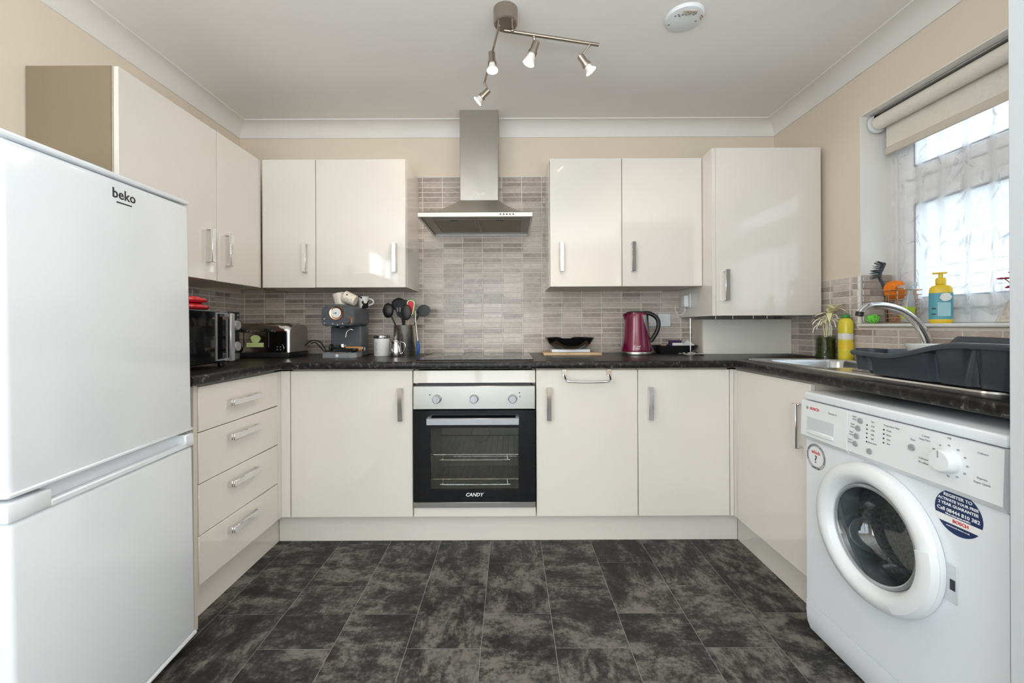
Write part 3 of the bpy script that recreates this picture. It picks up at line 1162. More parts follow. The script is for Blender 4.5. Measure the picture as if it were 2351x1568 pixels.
# boiler cabinet
FX = 2.187
t = thing('boiler_cabinet', 'tall deep cream gloss boiler cabinet reflecting the window in the right corner', 'cabinet', (1.355, 2.4, 1.134))
mb = M().box(1.0675, 1.0855, FX + .001, YT - .001, 1.134, 2.020).box(1.628, 1.645, FX + DT + .002, YT - .001, 1.134, 2.020)
mb.box(1.0855, 1.628, FX + DT + .002, YT - .001, 2.002, 2.020).box(1.0855, 1.628, YT - .008, YT - .001, 1.20, 2.002)
part('carcass', mb, CREAM, t, smooth=False)
d = part('door', M().box(1.0870, 1.6440, FX, FX + DT, 1.134, 2.0225, .0015), CREAM, t)
bar_handle(d, (1.136, FX, 1.377), (1.136, FX, 1.214), (0, -1, 0), w=.024)
bo = single('boiler', M().box(1.16, 1.56, 2.26, 2.58, 1.165, 1.93, .01), GAP_SHADE, 'boiler hidden inside the tall cabinet, coloured dark for the shade under it', 'boiler', (1.36, 2.42, 1.165))
for x in (1.20, 1.30, 1.42, 1.50):
    part('pipe', M().tube([(x, 2.42, 1.165), (x, 2.42, 1.122)], .007, 10), SATIN, bo)

t = thing('pipe_boxing', 'white painted boxing on the worktop below the boiler cabinet', 'boxing', (1.40, 2.53, WT))
part('front_panel', M().box(1.140, 1.6635, 2.450, 2.466, WT, 1.118, .001), mat('chalky_white_board', (0.86, 0.83, 0.77), 0.5, var=(9, 0.03)), t)
part('side_panel', M().box(1.140, 1.154, 2.4665, 2.603, WT, 1.118, .001), CREAM_SIDE, t)
part('top_panel', M().box(1.1545, 1.6635, 2.4665, 2.603, 1.106, 1.118, .001), GAP_SHADE, t)  # top of the white boxing coloured dark as the shade under the cabinet

# ------------------------------------------------------------------ worktop (one U-shaped run with a rounded front edge)
FRONT_L, FRONT_B, FRONT_R = -1.100, 1.992, 1.072
prof = []
r_ = .013
prof.append((.030, WT - .037))
prof.append((.012, WT - .037))
for k in range(5):
    a = radians(-90 - 90 * k / 4)
    prof.append((r_ + r_ * cos(a), WT - .037 + r_ + r_ * sin(a)))
for k in range(5):
    a = radians(180 - 90 * k / 4)
    prof.append((r_ + r_ * cos(a), WT - r_ + r_ * sin(a)))
full = [(None, WT - .037)] + prof + [(None, WT)]


def wt_loop(which):
    out = []
    for u, z in full:
        if which == 0:
            x, y = (-1.7005, 1.432) if u is None else (FRONT_L - u, 1.432)
        elif which == 1:
            x, y = (-1.7005, 2.611) if u is None else (FRONT_L - u, FRONT_B + u)
        elif which == 2:
            x, y = (1.6635, 2.611) if u is None else (FRONT_R + u, FRONT_B + u)
        else:
            x, y = (1.6635, .842) if u is None else (FRONT_R + u, .842)
        out.append((x, y, z))
    return out


mb = M().loops([wt_loop(i) for i in range(4)])
worktop = single('worktop', mb, WORKTOP, 'black speckled U-shaped laminate worktop with a rounded front edge', 'worktop', (0, 2.3, WT))
cut = bpy.data.objects.new('cutter', make_mesh('cutter', M().prism(rr(1.385, 1.79, .185, .20, .05), 'z', .80, 1.0), GAP_SHADE))
COL.objects.link(cut)
bo_ = worktop.modifiers.new('sink_opening', 'BOOLEAN')
bo_.operation = 'DIFFERENCE'
bo_.solver = 'EXACT'
bo_.object = cut
bpy.context.view_layer.update()
me_ = bpy.data.meshes.new_from_object(worktop.evaluated_get(bpy.context.evaluated_depsgraph_get()))
worktop.modifiers.clear()
worktop.data = me_
bpy.data.objects.remove(cut)
part('end_strip', M().box(-1.7005, -1.106, 1.4305, 1.4318, WT - .036, WT - .001), BLACKP, worktop, smooth=False, label='black end strip')

# ------------------------------------------------------------------ fridge freezer
fr = thing('fridge_freezer', 'tall white two door fridge freezer standing at the left', 'fridge', (-1.068, 1.402, 0))
fxf, fy0, fy1 = -1.068, 0.862, 1.402
part('cabinet_body', M().box(fxf - .575, fxf - .072, fy0 + .006, fy1 - .004, .035, 1.486, .006), FRIDGE_G, fr)
ud = part('upper_door', M().box(fxf - .060, fxf, fy0, fy1, .742, 1.486, .012, 3), FRIDGE, fr)
part('lower_rim', M().box(fxf - .058, fxf + .003, fy0 - .002, fy1 - .001, .742, .752, .003), FRIDGE, ud)
part('top_cap', M().box(fxf - .58, fxf + .003, fy0 - .003, fy1, 1.4875, 1.502, .006, 2), FRIDGE, fr)
ld = part('lower_door', M().box(fxf - .060, fxf, fy0, fy1, .062, .690, .012, 3), FRIDGE, fr)
part('grip_rail', M().box(fxf - .062, fxf + .004, fy0 - .004, fy0 + .085, .6905, .733, .006, 2).box(
    fxf - .012, fxf + .004, fy0 + .080, fy1, .6905, .706, .003).box(fxf - .060, fxf + .004, fy1 - .040, fy1, .6905, .733, .004), FRIDGE, ld)
part('grip_recess', M().box(fxf - .060, fxf - .022, fy0 + .083, fy1 - .038, .6905, .738), FRIDGE, ld, smooth=False)
part('door_gasket', M().box(fxf - .072, fxf - .060, fy0 + .02, fy1 - .02, .09, .675).box(fxf - .072, fxf - .060, fy0 + .02, fy1 - .02, .77, 1.46), RUBBER, fr, smooth=False)
part('bottom_edge', M().box(fxf - .058, fxf + .003, fy0 - .002, fy1 + .001, .050, .0615, .003), FRIDGE, ld)
for x, y, z in ((fxf - .10, fy1 - .05, 0), (fxf - .52, fy1 - .05, 0), (fxf - .10, fy0 + .05, .0105), (fxf - .52, fy0 + .05, .0105)):
    part('foot', M().lathe([(.017, z), (.020, z + .004), (.020, .018), (.012, .022), (.012, .036)], (x, y, 0), 'z', 16), BLACKP, fr)
for y in (fy0 + .10, fy1 - .025):
    part('hinge_cover', M().box(fxf - .05, fxf - .02, y - .014, y + .014, 1.5015, 1.506, .002), FRIDGE, fr)
text(fr, 'beko', .037, (fxf + .0004, 1.154, 1.447), (0, 1, 0), (0, 0, 1), INK, 'logo', bold=.0006)
part('logo_underline', M().box(fxf, fxf + .0006, 1.130, 1.178, 1.4235, 1.4270), INK, fr, smooth=False)
fr.rotation_euler = (radians(1.1), 0, radians(3.6))

single('storage_tub', M().box(-1.335, -1.252, 1.215, 1.290, 1.506, 1.580, .010, 3), TURQ, 'turquoise tub standing on top of the fridge', 'tub', (-1.293, 1.252, 1.506))

# black woven object at the lower left corner, beside the fridge
t = thing('woven_basket', 'black woven basket on the floor in front of the side of the fridge', 'basket', (-1.13, .74, 0))
mb = M()
for k in range(9):
    mb.tube([(-1.13 + .105 * cos(2 * pi * j / 28), .74 + .075 * sin(2 * pi * j / 28), .010 + .017 * k) for j in range(28)], .0095, 6, closed=True)
part('weave', mb, BRAID, t)
part('base', M().lathe([(.07, 0.0), (.07, .008)], (-1.13, .74, 0), 'z', 24), BRAID, t)

# ------------------------------------------------------------------ microwave, dishes, toaster
mw = thing('microwave', 'black microwave with silver handle on the left worktop by the fridge', 'microwave', (-1.41, 1.66, WT))
mx_, my0, my1, mz0, mz1 = -1.232, 1.445, 1.884, .932, 1.156
part('body', M().box(mx_ - .34, mx_ - .022, my0, my1, mz0, mz1, .006), BLACKP, mw)
md = part('door', M().box(mx_ - .021, mx_, my0, 1.806, mz0 + .002, mz1 - .002, .004), BLACKG, mw)
fz0, fz1, q0, q1 = mz0 + .012, mz1 - .010, 1.728, 1.798
f_ = M()
f_.box(mx_, mx_ + .004, q0, q0 + .004, fz0, fz1).box(mx_, mx_ + .004, q1 - .004, q1, fz0, fz1)
f_.box(mx_, mx_ + .004, q0 + .004, q1 - .004, fz0, fz0 + .004).box(mx_, mx_ + .004, q0 + .004, q1 - .004, fz1 - .004, fz1)
part('door_trim', f_, SILVERP, md, label='silver door trim')
part('handle', M().box(mx_ + .022, mx_ + .032, 1.776, 1.804, mz0 + .006, mz1 - .012, .003).box(
    mx_, mx_ + .022, 1.782, 1.800, mz0 + .008, mz0 + .020).box(mx_, mx_ + .022, 1.782, 1.800, mz1 - .026, mz1 - .014), SILVERP, md, label='silver bar handle')
cp = part('control_panel', M().box(mx_ - .021, mx_ - .001, 1.8075, my1, mz0 + .002, mz1 - .002, .003), BLACKG, mw)
for z in (1.092, .998):
    part('knob', M().lathe([(.0, 0), (.022, 0), (.022, .012), (.019, .016), (0, .016)], (mx_ - .001, 1.851, z), 'x', 24), SILVERP, cp, label='round silver knob')
for x in (mx_ - .30, mx_ - .06):
    for y in (my0 + .04, my1 - .04):
        part('foot', M().cyl((x, y, WT), (x, y, mz0 + .001), .012, n=12), BLACKP, mw)

for z, r_, lb in ((1.1565, .122, 'lower red plastic dish stacked on the microwave'), (1.1865, .115, 'upper red plastic dish stacked on the microwave')):
    single('plastic_dish', M().lathe([(.0, 0), (r_ * .72, 0), (r_ * .95, .006), (r_, .014), (r_ * .97, .022), (r_ * .80, .024), (r_ * .78, .0295), (0, .0295)],
                                     (-1.425, 1.755, z), 'z', 36), RED, lb, 'dish', (-1.425, 1.755, z), 'red dishes on the microwave')

ts = thing('toaster', 'four slice chrome toaster with a lime sticker in the left corner', 'toaster', (-1.385, 2.38, WT))
tx0, tx1, ty0, ty1 = -1.545, -1.222, 2.280, 2.492
pr = []
tz0, tz1 = .944, 1.104
# chrome shell: rounded shoulders seen from the end
endp = [(ty0, tz0), (ty0, tz1 - .050)] + [(ty0 + .05 - .05 * cos(radians(a)), tz1 - .05 + .05 * sin(radians(a))) for a in range(10, 91, 10)]
endp += [(ty1 - .05 + .05 * sin(radians(a)), tz1 - .05 + .05 * cos(radians(a))) for a in range(0, 90, 10)] + [(ty1, tz1 - .05), (ty1, tz0)]


def toast_loop(x, k):
    cy_, cz_ = (ty0 + ty1) / 2, tz0
    return [(x, cy_ + (y - cy_) * k, cz_ + (z - cz_) * k) for y, z in endp]


part('shell', M().loops([toast_loop(tx0, .93), toast_loop(tx0 + .012, .985), toast_loop(tx0 + .03, 1), toast_loop(tx1 - .03, 1), toast_loop(tx1 - .012, .985), toast_loop(tx1, .93)]),
     CHROME, ts, angle=50)
part('end_panel', M().loops([[(tx1 + .0005 + dx, y, z) for y, z in [((ty0 + ty1) / 2 + (y_ - (ty0 + ty1) / 2) * .90, tz0 + (z_ - tz0) * .93 + .003) for y_, z_ in endp]] for dx in (0, .004)]), mat('dull_steel', (0.34, 0.31, 0.28), 0.42, 0.6, var=(20, 0.05)), ts, label='dull steel end')
part('base', M().box(tx0 - .004, tx1 + .004, ty0 - .004, ty1 + .004, WT, tz0, .006, 2), BLACKP, ts)
for x in (-1.470, -1.335):
    s_ = part('lever_slot', M().box(x - .0025, x + .0025, ty0 - .0012, ty0 + .002, .972, 1.076), BLACKP, ts, smooth=False)
    part('lever', M().box(x - .028, x + .028, ty0 - .026, ty0 - .0015, 1.058, 1.068, .003).box(x - .012, x + .012, ty0 - .026, ty0 - .0015, 1.068, 1.076, .003), BLACKP, ts)
for x in (-1.500, -1.275):
    pn = part('button_panel', M().lathe([(0, 0), (.026, 0), (.026, .004), (0, .004)], (x, ty0 - .003, .968), 'y', 20), BLACKG, ts)
    for dx, dz in ((-.009, .007), (.009, .007), (-.009, -.008), (.009, -.008)):
        part('button', M().lathe([(0, -.002), (.0035, -.002), (.0035, 0), (0, 0)], (x + dx, ty0 - .003, .968 + dz), 'y', 10), SILVERP, pn)
sp = M()
out = []
for a in range(0, 361, 15):
    out.append((-1.405 + .028 * cos(radians(a)) * (1.0 if a < 180 else .85), 1.018 + .022 * sin(radians(a))))
sp.prism(out[:-1], 'y', ty0 - .0030, ty0 - .0018)
sp.box(-1.452, -1.362, ty0 - .0045, ty0 - .0032, .974, .998)
part('paper_sticker', sp, LIMEP, ts, smooth=False, label='pale lime paper sticker')
for y in (2.335, 2.437):
    for x0 in (-1.52, -1.37):
        part('bread_slot', M().box(x0, x0 + .125, y - .014, y + .014, tz1 - .003, tz1 + .0006), BLACKP, ts, smooth=False)
cord = [(-1.217, 2.45, .975), (-1.165, 2.43, 1.005), (-1.115, 2.42, .995), (-1.075, 2.40, .955), (-1.052, 2.385, .925), (-1.075, 2.41, .932), (-1.12, 2.44, .962), (-1.16, 2.46, .99), (-1.19, 2.47, .985)]


def smooth_path(pts, n=6):
    out_ = []
    P_ = [Vector(p) for p in pts]
    for i in range(len(P_) - 1):
        p0, p1, p2, p3 = P_[max(i - 1, 0)], P_[i], P_[i + 1], P_[min(i + 2, len(P_) - 1)]
        for k in range(n):
            u = k / n
            out_.append(.5 * ((2 * p1) + (-p0 + p2) * u + (2 * p0 - 5 * p1 + 4 * p2 - p3) * u * u + (-p0 + 3 * p1 - 3 * p2 + p3) * u ** 3))
    out_.append(P_[-1])
    return out_


cd = single('power_cord', M().tube(smooth_path(cord), .0034, 8), BLACKP, 'black power cord looping between the toaster and the coffee machine', 'cord', (-1.13, 2.43, WT))
part('plug', M().box(-1.066, -1.036, 2.365, 2.392, WT + .0005, .948, .004), BLACKP, cd)

# ------------------------------------------------------------------ espresso machine and what stands on it
cm = thing('coffee_machine', 'slate grey espresso machine with a round copper rimmed gauge', 'coffee machine', (-.93, 2.35, WT))
hx0, hx1, hy0, hy1 = -1.026, -.842, 2.235, 2.462
hp = [(x, z) for x, z in rr((hx0 + hx1) / 2, 1.140, (hx1 - hx0) / 2, .050, .022, 5)]
hp = []
for x, z in rr((hx0 + hx1) / 2, 1.141, (hx1 - hx0) / 2, .053, .024, 5):
    hp.append((x, z))
arch = [((hx0 + hx1) / 2 + .050 * cos(radians(a)), 1.192 + .015 * sin(radians(a))) for a in range(0, 181, 15)]
part('head', M().loops([[(x, hy0 + .006, z) for x, z in [((hx0 + hx1) / 2 + (px - (hx0 + hx1) / 2) * .97, 1.138 + (pz - 1.138) * .96) for px, pz in hp]],
                        [(x, hy0, z) for x, z in [((hx0 + hx1) / 2 + (px - (hx0 + hx1) / 2) * .94, 1.138 + (pz - 1.138) * .93) for px, pz in hp]]][::-1]
                       + [[(x, hy0 + .014, z) for x, z in hp], [(x, hy1, z) for x, z in hp]]), SLATE, cm)
part('gauge_hump', M().prism(arch, 'y', hy0 + .004, hy0 + .060), SLATE, cm)
part('column', M().box(-1.020, -.846, 2.345, 2.462, WT + .001, 1.0875, .006), SLATE, cm)
gx, gz = -.938, 1.1585
gg = part('gauge', M().lathe([(0, -.008), (.030, -.008), (.036, -.010), (.038, -.006), (.038, .002), (0, .002)], (gx, hy0 - .001, gz), 'y', 36), COPPER, cm, label='copper gauge rim')
part('dial', M().lathe([(0, -.0095), (.026, -.0095), (.026, -.0080), (0, -.0080)], (gx, hy0 - .001, gz), 'y', 32), CERAM_W, gg, label='white dial')
part('needle', M().box(gx - .016, gx + .003, hy0 - .0125, hy0 - .0110, gz - .0012, gz + .0008).lathe([(0, -.0125), (.003, -.0125), (.003, -.0105), (0, -.0105)], (gx, hy0 - .001, gz), 'y', 12), INK, gg, smooth=False)
kx, kz = -.876, 1.116
kn = part('steam_ring', M().lathe([(.014, -.002), (.021, -.002), (.021, .002), (.014, .002)], (kx + .003, hy0 - .001, kz + .002), 'y', 28, False, False), COPPER, cm, label='copper ring of the steam knob')
part('steam_knob', M().lathe([(0, -.022), (.013, -.022), (.0145, -.019), (.0155, 0), (0, 0)], (kx, hy0 - .001, kz), 'y', 28), SLATE, kn)
for x, z in ((-1.000, 1.148), (-1.000, 1.127), (-1.000, 1.104)):
    part('switch', M().lathe([(0, -.010), (.0045, -.010), (.0055, -.004), (.0055, 0), (0, 0)], (x, hy0 - .001, z), 'y', 14), CHROME, cm, label='chrome toggle switch')
for x, z in ((-.960, 1.101), (-.934, 1.094), (-.906, 1.101)):
    part('indicator', M().lathe([(0, -.003), (.0028, -.003), (.003, 0), (0, 0)], (x, hy0 - .001, z), 'y', 10), WHITEP, cm)
part('group_head', M().lathe([(.030, 0), (.034, .004), (.034, .012), (0, .012)], (-.935, 2.295, 1.0755), 'z', 28), BLACKP, cm)
part('steam_wand', M().tube(smooth_path([(-.872, 2.300, 1.078), (-.868, 2.292, 1.066), (-.885, 2.286, 1.070), (-.902, 2.280, 1.056), (-.908, 2.278, 1.026)]), .0032, 8), CHROME, cm, label='bent chrome steam wand')
dt = part('drip_tray', M().loops([[(x, y, z) for x, y in [(-1.018, 2.343), (-1.018, 2.240), (-.868, 2.238), (-.842, 2.262), (-.842, 2.343)]] for z in (WT + .001, .9440)]), SILVERP, cm, angle=20)
part('tray_rim', M().tube([(-1.018, 2.343, .944), (-1.018, 2.240, .944), (-.868, 2.238, .944), (-.842, 2.262, .944), (-.842, 2.343, .944)], .0025, 8), CHROME, dt)
part('tray_grid', M().box(-1.012, -.848, 2.262, 2.340, .9442, .9475), BLACKP, dt, smooth=False)
part('emblem', M().lathe([(0, -.0012), (.0075, -.0012), (.0075, .001), (0, .001)], (-.940, 2.2388, .928), 'y', 20), INK_W, dt)
part('drip_tray_feet', M().box(-1.0, -.86, 2.26, 2.33, WT, WT + .0012), BLACKP, cm, smooth=False)

pf = thing('portafilter', 'portafilter with copper brown handle lying on the coffee machine tray', 'portafilter', (-.93, 2.30, .948))
part('filter_basket', M().lathe([(.020, .0), (.024, .004), (.024, .022), (.026, .024), (.022, .024), (.020, .004)], (-.940, 2.315, .962), 'z', 28), CHROME, pf)
part('handle', M().tube([(-.912, 2.30, .966), (-.87, 2.285, .963), (-.806, 2.264, .962)], [.009, .012, .0125], 14), WOOD2, pf)
part('end_cap', M().tube([(-.8055, 2.2638, .962), (-.801, 2.2622, .962)], [.0125, .011], 14), CHROME, pf)
sc_ = thing('coffee_scoop', 'black coffee scoop and tamper lying across the coffee machine tray', 'scoop', (-.93, 2.27, .949))
part('tamper_disc', M().lathe([(0, -.006), (.019, -.006), (.021, 0), (.019, .006), (0, .006)], (-.985, 2.272, .9705), 'x', 24), BLACKP, sc_)
part('shaft', M().tube([(-.978, 2.272, .970), (-.93, 2.264, .965), (-.868, 2.254, .959)], [.008, .006, .005], 10), BLACKP, sc_)
part('scoop_bowl', M().lathe([(0, 0), (.013, .001), (.020, .008), (.021, .018), (.0185, .018), (.017, .010), (0, .004)], (-.852, 2.252, .9485), 'z', 22), BLACKP, sc_)


def mug(name, label, c, r, h, rot, m, m2=None, handle_a=0, ribs=False):
    """mug lying/standing with its own rotation matrix"""
    t_ = thing(name, label, 'mug', c, 'mugs on the coffee machine')
    prof_ = [(0, 0), (r * .80, 0), (r * .86, .004)]
    for k in range(7):
        u = k / 6
        prof_.append((r * (.88 + .12 * u) + (0.0006 * (k % 2) if ribs else 0), .006 + (h - .008) * u))
    prof_ += [(r * .98, h), (r * .94, h - .002), (r * .82, .010), (0, .009)]
    b_ = M().lathe(prof_, (0, 0, 0), 'z', 32)
    b_.xf(rot)
    b_.xf(Matrix.Translation(c))
    part('mug_body', b_, m, t_, angle=60)
    a = radians(handle_a)
    hpts = [(r * .90 + .026 * sin(radians(q)), 0, h * .5 - h * .28 * cos(radians(q))) for q in range(0, 181, 15)]
    h_ = M().tube([Matrix.Rotation(a, 3, 'Z') @ Vector(p) for p in hpts], .0048, 8)
    h_.xf(rot)
    h_.xf(Matrix.Translation(c))
    part('handle', h_, m2 or m, t_)
    return t_


TOPZ = 1.1945
R1 = Matrix.Rotation(radians(12), 4, 'Y') @ Matrix.Rotation(radians(-4), 4, 'X')
R1 = Matrix.Rotation(radians(-13), 4, 'Y')
mug('mug', 'plain cream mug tilted on the left of the coffee machine top', (-.957, 2.352, TOPZ + .008), .038, .073, R1, CERAM, None, 100, True)
R2 = Matrix.Rotation(radians(-68), 4, 'Y') @ Matrix.Rotation(radians(0), 4, 'Z')
m2_ = mug('mug', 'cream mug with a black star lying on top of the coffee machine', (-.868, 2.322, TOPZ + .0345), .035, .066, R2, CERAM, None, 70)
star = []
for k in range(10):
    a = pi / 2 + pi * k / 5
    q = .0085 if k % 2 == 0 else .0035
    star.append((q * cos(a), q * sin(a)))


def on_mug(poly, z, ang, rot, c, r, h):
    vs_ = []
    for px, pz in poly:
        zz = z + pz
        rad = r * (.88 + .12 * zz / h) + .0007
        aa = ang + px / rad
        vs_.append(Matrix.Translation(c) @ rot @ Vector((rad * cos(aa), rad * sin(aa), zz)))
    return M().add(vs_, [tuple(range(len(vs_)))])


cM = (-.868, 2.322, TOPZ + .0345)
part('star_print', on_mug(star, .047, radians(-62), R2, cM, .035, .066), INK, m2_, smooth=False, label='black star print')
for z_, a_ in ((.022, -50), (.03, -105), (.014, -85), (.052, -110), (.040, -95)):
    part('dot_print', on_mug([(.002 * cos(q * pi / 4), .002 * sin(q * pi / 4)) for q in range(8)], z_, radians(a_), R2, cM, .035, .066), INK, m2_, smooth=False)
R3 = Matrix.Rotation(radians(8), 4, 'X')
mug('mug', 'black and white patched mug standing behind the star mug', (-.856, 2.415, TOPZ), .032, .066, R3 @ Matrix.Identity(4), COW, None, 20)

# ------------------------------------------------------------------ canister, milk jug, utensil holder with utensils
cn = thing('coffee_canister', 'white coffee canister with a chrome lid beside the coffee machine', 'canister', (-.757, 2.43, WT))
cc_ = (-.757, 2.432, WT)
part('canister_body', M().lathe([(0, 0), (.044, 0), (.0455, .003), (.0455, .099), (.043, .101), (0, .101)], cc_, 'z', 36), CERAM_W, cn)
part('lid', M().lathe([(0, .1012), (.0465, .1012), (.047, .103), (.047, .117), (.045, .1195), (0, .1195)], cc_, 'z', 36), CHROME, cn, label='chrome lid')
text_round(cn, 'COFFEE', .020, (cc_[0], cc_[1], WT + .046), .0458, -115, INK_L, vertical=True)

jg = thing('milk_jug', 'small stainless milk frothing jug in front of the utensil holder', 'jug', (-.648, 2.335, WT))
jc = (-.648, 2.338, WT)
part('jug_body', M().lathe([(0, 0), (.030, 0), (.033, .004), (.0325, .030), (.029, .060), (.0275, .078), (.029, .090), (.028, .0902), (.0265, .078), (.028, .058), (.031, .03), (.030, .006), (0, .005)], jc, 'z', 32), CHROME, jg)
part('handle', M().tube(smooth_path([(jc[0] + .027, jc[1] - .01, WT + .082), (jc[0] + .050, jc[1] - .016, WT + .078), (jc[0] + .058, jc[1] - .018, WT + .060), (jc[0] + .048, jc[1] - .016, WT + .030), (jc[0] + .033, jc[1] - .010, WT + .016)]), .0032, 8), CHROME, jg)

uh = thing('utensil_holder', 'tall brushed steel utensil holder left of the hob', 'utensil holder', (-.628, 2.455, WT))
uc = (-.628, 2.455, WT)
part('cup', M().lathe([(0, 0), (.063, 0), (.0645, .002), (.0645, .176), (.0655, .178), (.0630, .178), (.0625, .006), (0, .004)], uc, 'z', 44), POLST, uh)
for k in range(9):
    a = radians(-150 + 120 * k / 8)
    for dz in (.034, .046):
        part('drain_hole', M().ball((uc[0] + .0645 * cos(a), uc[1] + .0645 * sin(a), WT + dz), .0032, (1, 1, 1), 8, 6), INK, uh)

G_U = 'kitchen utensils in the steel holder'


def flat_head(t_, base, tip, prof2, thick, m, name, face=(0, -1, 0)):
    """flat blade: prof2 = [(along 0..1, half width)] swept between two points"""
    base, tip = Vector(base), Vector(tip)
    ax = tip - base
    sd = ax.normalized().cross(Vector(face)).normalized()
    fn = sd.cross(ax.normalized())
    left = [base + ax * u + sd * w for u, w in prof2]
    right = [base + ax * u - sd * w for u, w in prof2][::-1]
    lp_ = left + right
    return part(name, M().loops([[p + fn * thick / 2 for p in lp_], [p - fn * thick / 2 for p in lp_]]), m, t_)


def utensil(name, label, b0, b1, r=.006, m=BLACKP):
    t_ = thing(name, label, 'utensil', b0, G_U)
    part('handle', M().tube([b0, Vector(b0).lerp(Vector(b1), .5), b1], [r, r * .9, r * .8], 10), m, t_)
    return t_


zb = WT + .006
t = utensil('ladle', 'black ladle leaning furthest left in the steel holder', (-.610, 2.47, zb), (-.700, 2.425, 1.150))
part('ladle_bowl', M().ball((-.714, 2.415, 1.178), .038, (.85, .42, 1.15), 18, 12), BLACKP, t)
t = utensil('slotted_spoon', 'black round slotted spoon standing tallest at the back of the holder', (-.618, 2.49, zb), (-.655, 2.47, 1.175))
part('spoon_bowl', M().ball((-.664, 2.462, 1.215), .042, (1.05, .22, .95), 18, 12), BLACKP, t)
for k in range(3):
    part('slot', M().box(-.678 + .010 * k, -.673 + .010 * k, 2.4485, 2.4515, 1.200, 1.232), INK_L, t, smooth=False)
t = utensil('fish_slice', 'black slotted fish slice in the middle of the holder', (-.625, 2.45, zb), (-.626, 2.425, 1.135))
fs_ = flat_head(t, (-.626, 2.424, 1.13), (-.636, 2.400, 1.236), [(0, .010), (.2, .034), (.75, .046), (.95, .042), (1, .030)], .004, BLACKP, 'blade')
for k in range(4):
    part('slot', M().box(-.660 + .015 * k, -.655 + .015 * k, 2.4070, 2.4085, 1.170, 1.205).xf(Matrix.Identity(4)), INK_L, t, smooth=False)
t = utensil('silicone_spatula', 'red watermelon silicone spatula with green edge in the holder', (-.630, 2.43, zb), (-.588, 2.405, 1.155), .005, WOOD)
flat_head(t, (-.588, 2.404, 1.145), (-.572, 2.398, 1.240), [(0, .012), (.15, .024), (.85, .026), (1, .016)], .007, GREEN_D, 'green_edge')
flat_head(t, (-.5885, 2.400, 1.147), (-.5728, 2.394, 1.236), [(0, .010), (.15, .021), (.85, .0225), (1, .013)], .004, PETAL_W, 'pale_rind')
flat_head(t, (-.5885, 2.3975, 1.149), (-.5735, 2.3915, 1.232), [(0, .008), (.15, .017), (.85, .0185), (1, .010)], .003, RED, 'red_blade')
for dx, dz in ((-.585, 1.195), (-.572, 1.205), (-.577, 1.222), (-.586, 1.175)):
    part('seed_print', M().ball((dx, 2.3925, dz), .0026, (.6, .4, 1), 8, 6), INK, t)
t = utensil('serving_spoon', 'black serving spoon in front leaning right in the holder', (-.640, 2.425, zb), (-.612, 2.392, 1.120))
part('spoon_bowl', M().ball((-.600, 2.384, 1.165), .038, (.78, .25, 1.2), 18, 12), BLACKP, t)
t = utensil('turner', 'black turner leaning far right behind the watermelon spatula', (-.640, 2.47, zb), (-.545, 2.47, 1.165))
flat_head(t, (-.556, 2.469, 1.158), (-.482, 2.468, 1.196), [(0, .010), (.15, .024), (.35, .034), (.6, .036), (.8, .028), (.93, .016), (1, .005)], .006, BLACKP, 'blade')
t = thing('tongs', 'steel tongs with blue silicone tip standing at the right of the holder', 'utensil', (-.545, 2.40, WT), G_U)
part('arm', M().tube([(-.554, 2.402, 1.175), (-.548, 2.398, 1.09), (-.537, 2.392, 1.000)], [.004, .005, .005], 10), STEEL, t)
part('blue_tip', M().tube([(-.537, 2.392, .9995), (-.534, 2.390, .968), (-.535, 2.390, .935), (-.538, 2.390, WT + .0015)], [.006, .010, .0095, .003], 12), BLUE, t, label='blue silicone tip')

# ------------------------------------------------------------------ hob, oven
hb = thing('hob', 'black glass ceramic hob set flush into the worktop under the hood', 'hob', (-.178, 2.31, WT))
part('glass', M().box(-.470, .114, 2.055, 2.565, WT, WT + .005, .0015), BLACKG, hb)
for x, y, r_ in ((-.33, 2.19, .085), (-.03, 2.19, .072), (-.33, 2.43, .072), (-.03, 2.43, .09)):
    part('cooking_zone', M().lathe([(r_ - .002, 0), (r_, 0), (r_, .0004), (r_ - .002, .0004)], (x, y, WT + .0051), 'z', 40, False, False), INK_L, hb, label='grey zone ring', smooth=False)

ov = thing('oven', 'stainless and black glass built-in oven under the hob', 'oven', (-.178, 2.3, .2))
ox0, ox1, oy = -.4750, .1180, 2.008
pn = part('control_panel', M().box(ox0, ox1, oy, oy + .060, .680, .795, .003), STEEL, ov)
part('vent_slot', M().box(ox0 + .02, ox1 - .02, oy + .012, oy + .05, .7952, .804), INK, ov, smooth=False)
for i, x in enumerate((-.358, -.178, .008)):
    k_ = part('knob', M().lathe([(0, -.030), (.0165, -.030), (.0195, -.026), (.0205, -.004), (.022, 0), (0, 0)], (x, oy - .0005, .733), 'y', 32), SILVERP, pn, label='round silver knob')
    part('grip_bar', M().box(x - .003, x + .003, oy - .034, oy - .0301, .7165, .7495), SILVERP, k_)
    for q in range(9):
        a = radians(60 + 30 * q) if i != 1 else radians(90 + 33 * q)
        if i == 2 and q % 3:
            continue
        part('dial_mark', M().box(x + .031 * cos(a) - .0009, x + .031 * cos(a) + .0009, oy - .0008, oy, .733 + .031 * sin(a) - .0018, .733 + .031 * sin(a) + .0018), INK_L, pn, smooth=False)
for x, z in ((-.393, .752), (.042, .760), (.044, .742)):
    part('indicator', M().ball((x, oy - .0005, z), .003, (1, .5, 1), 10, 6), INK, pn)
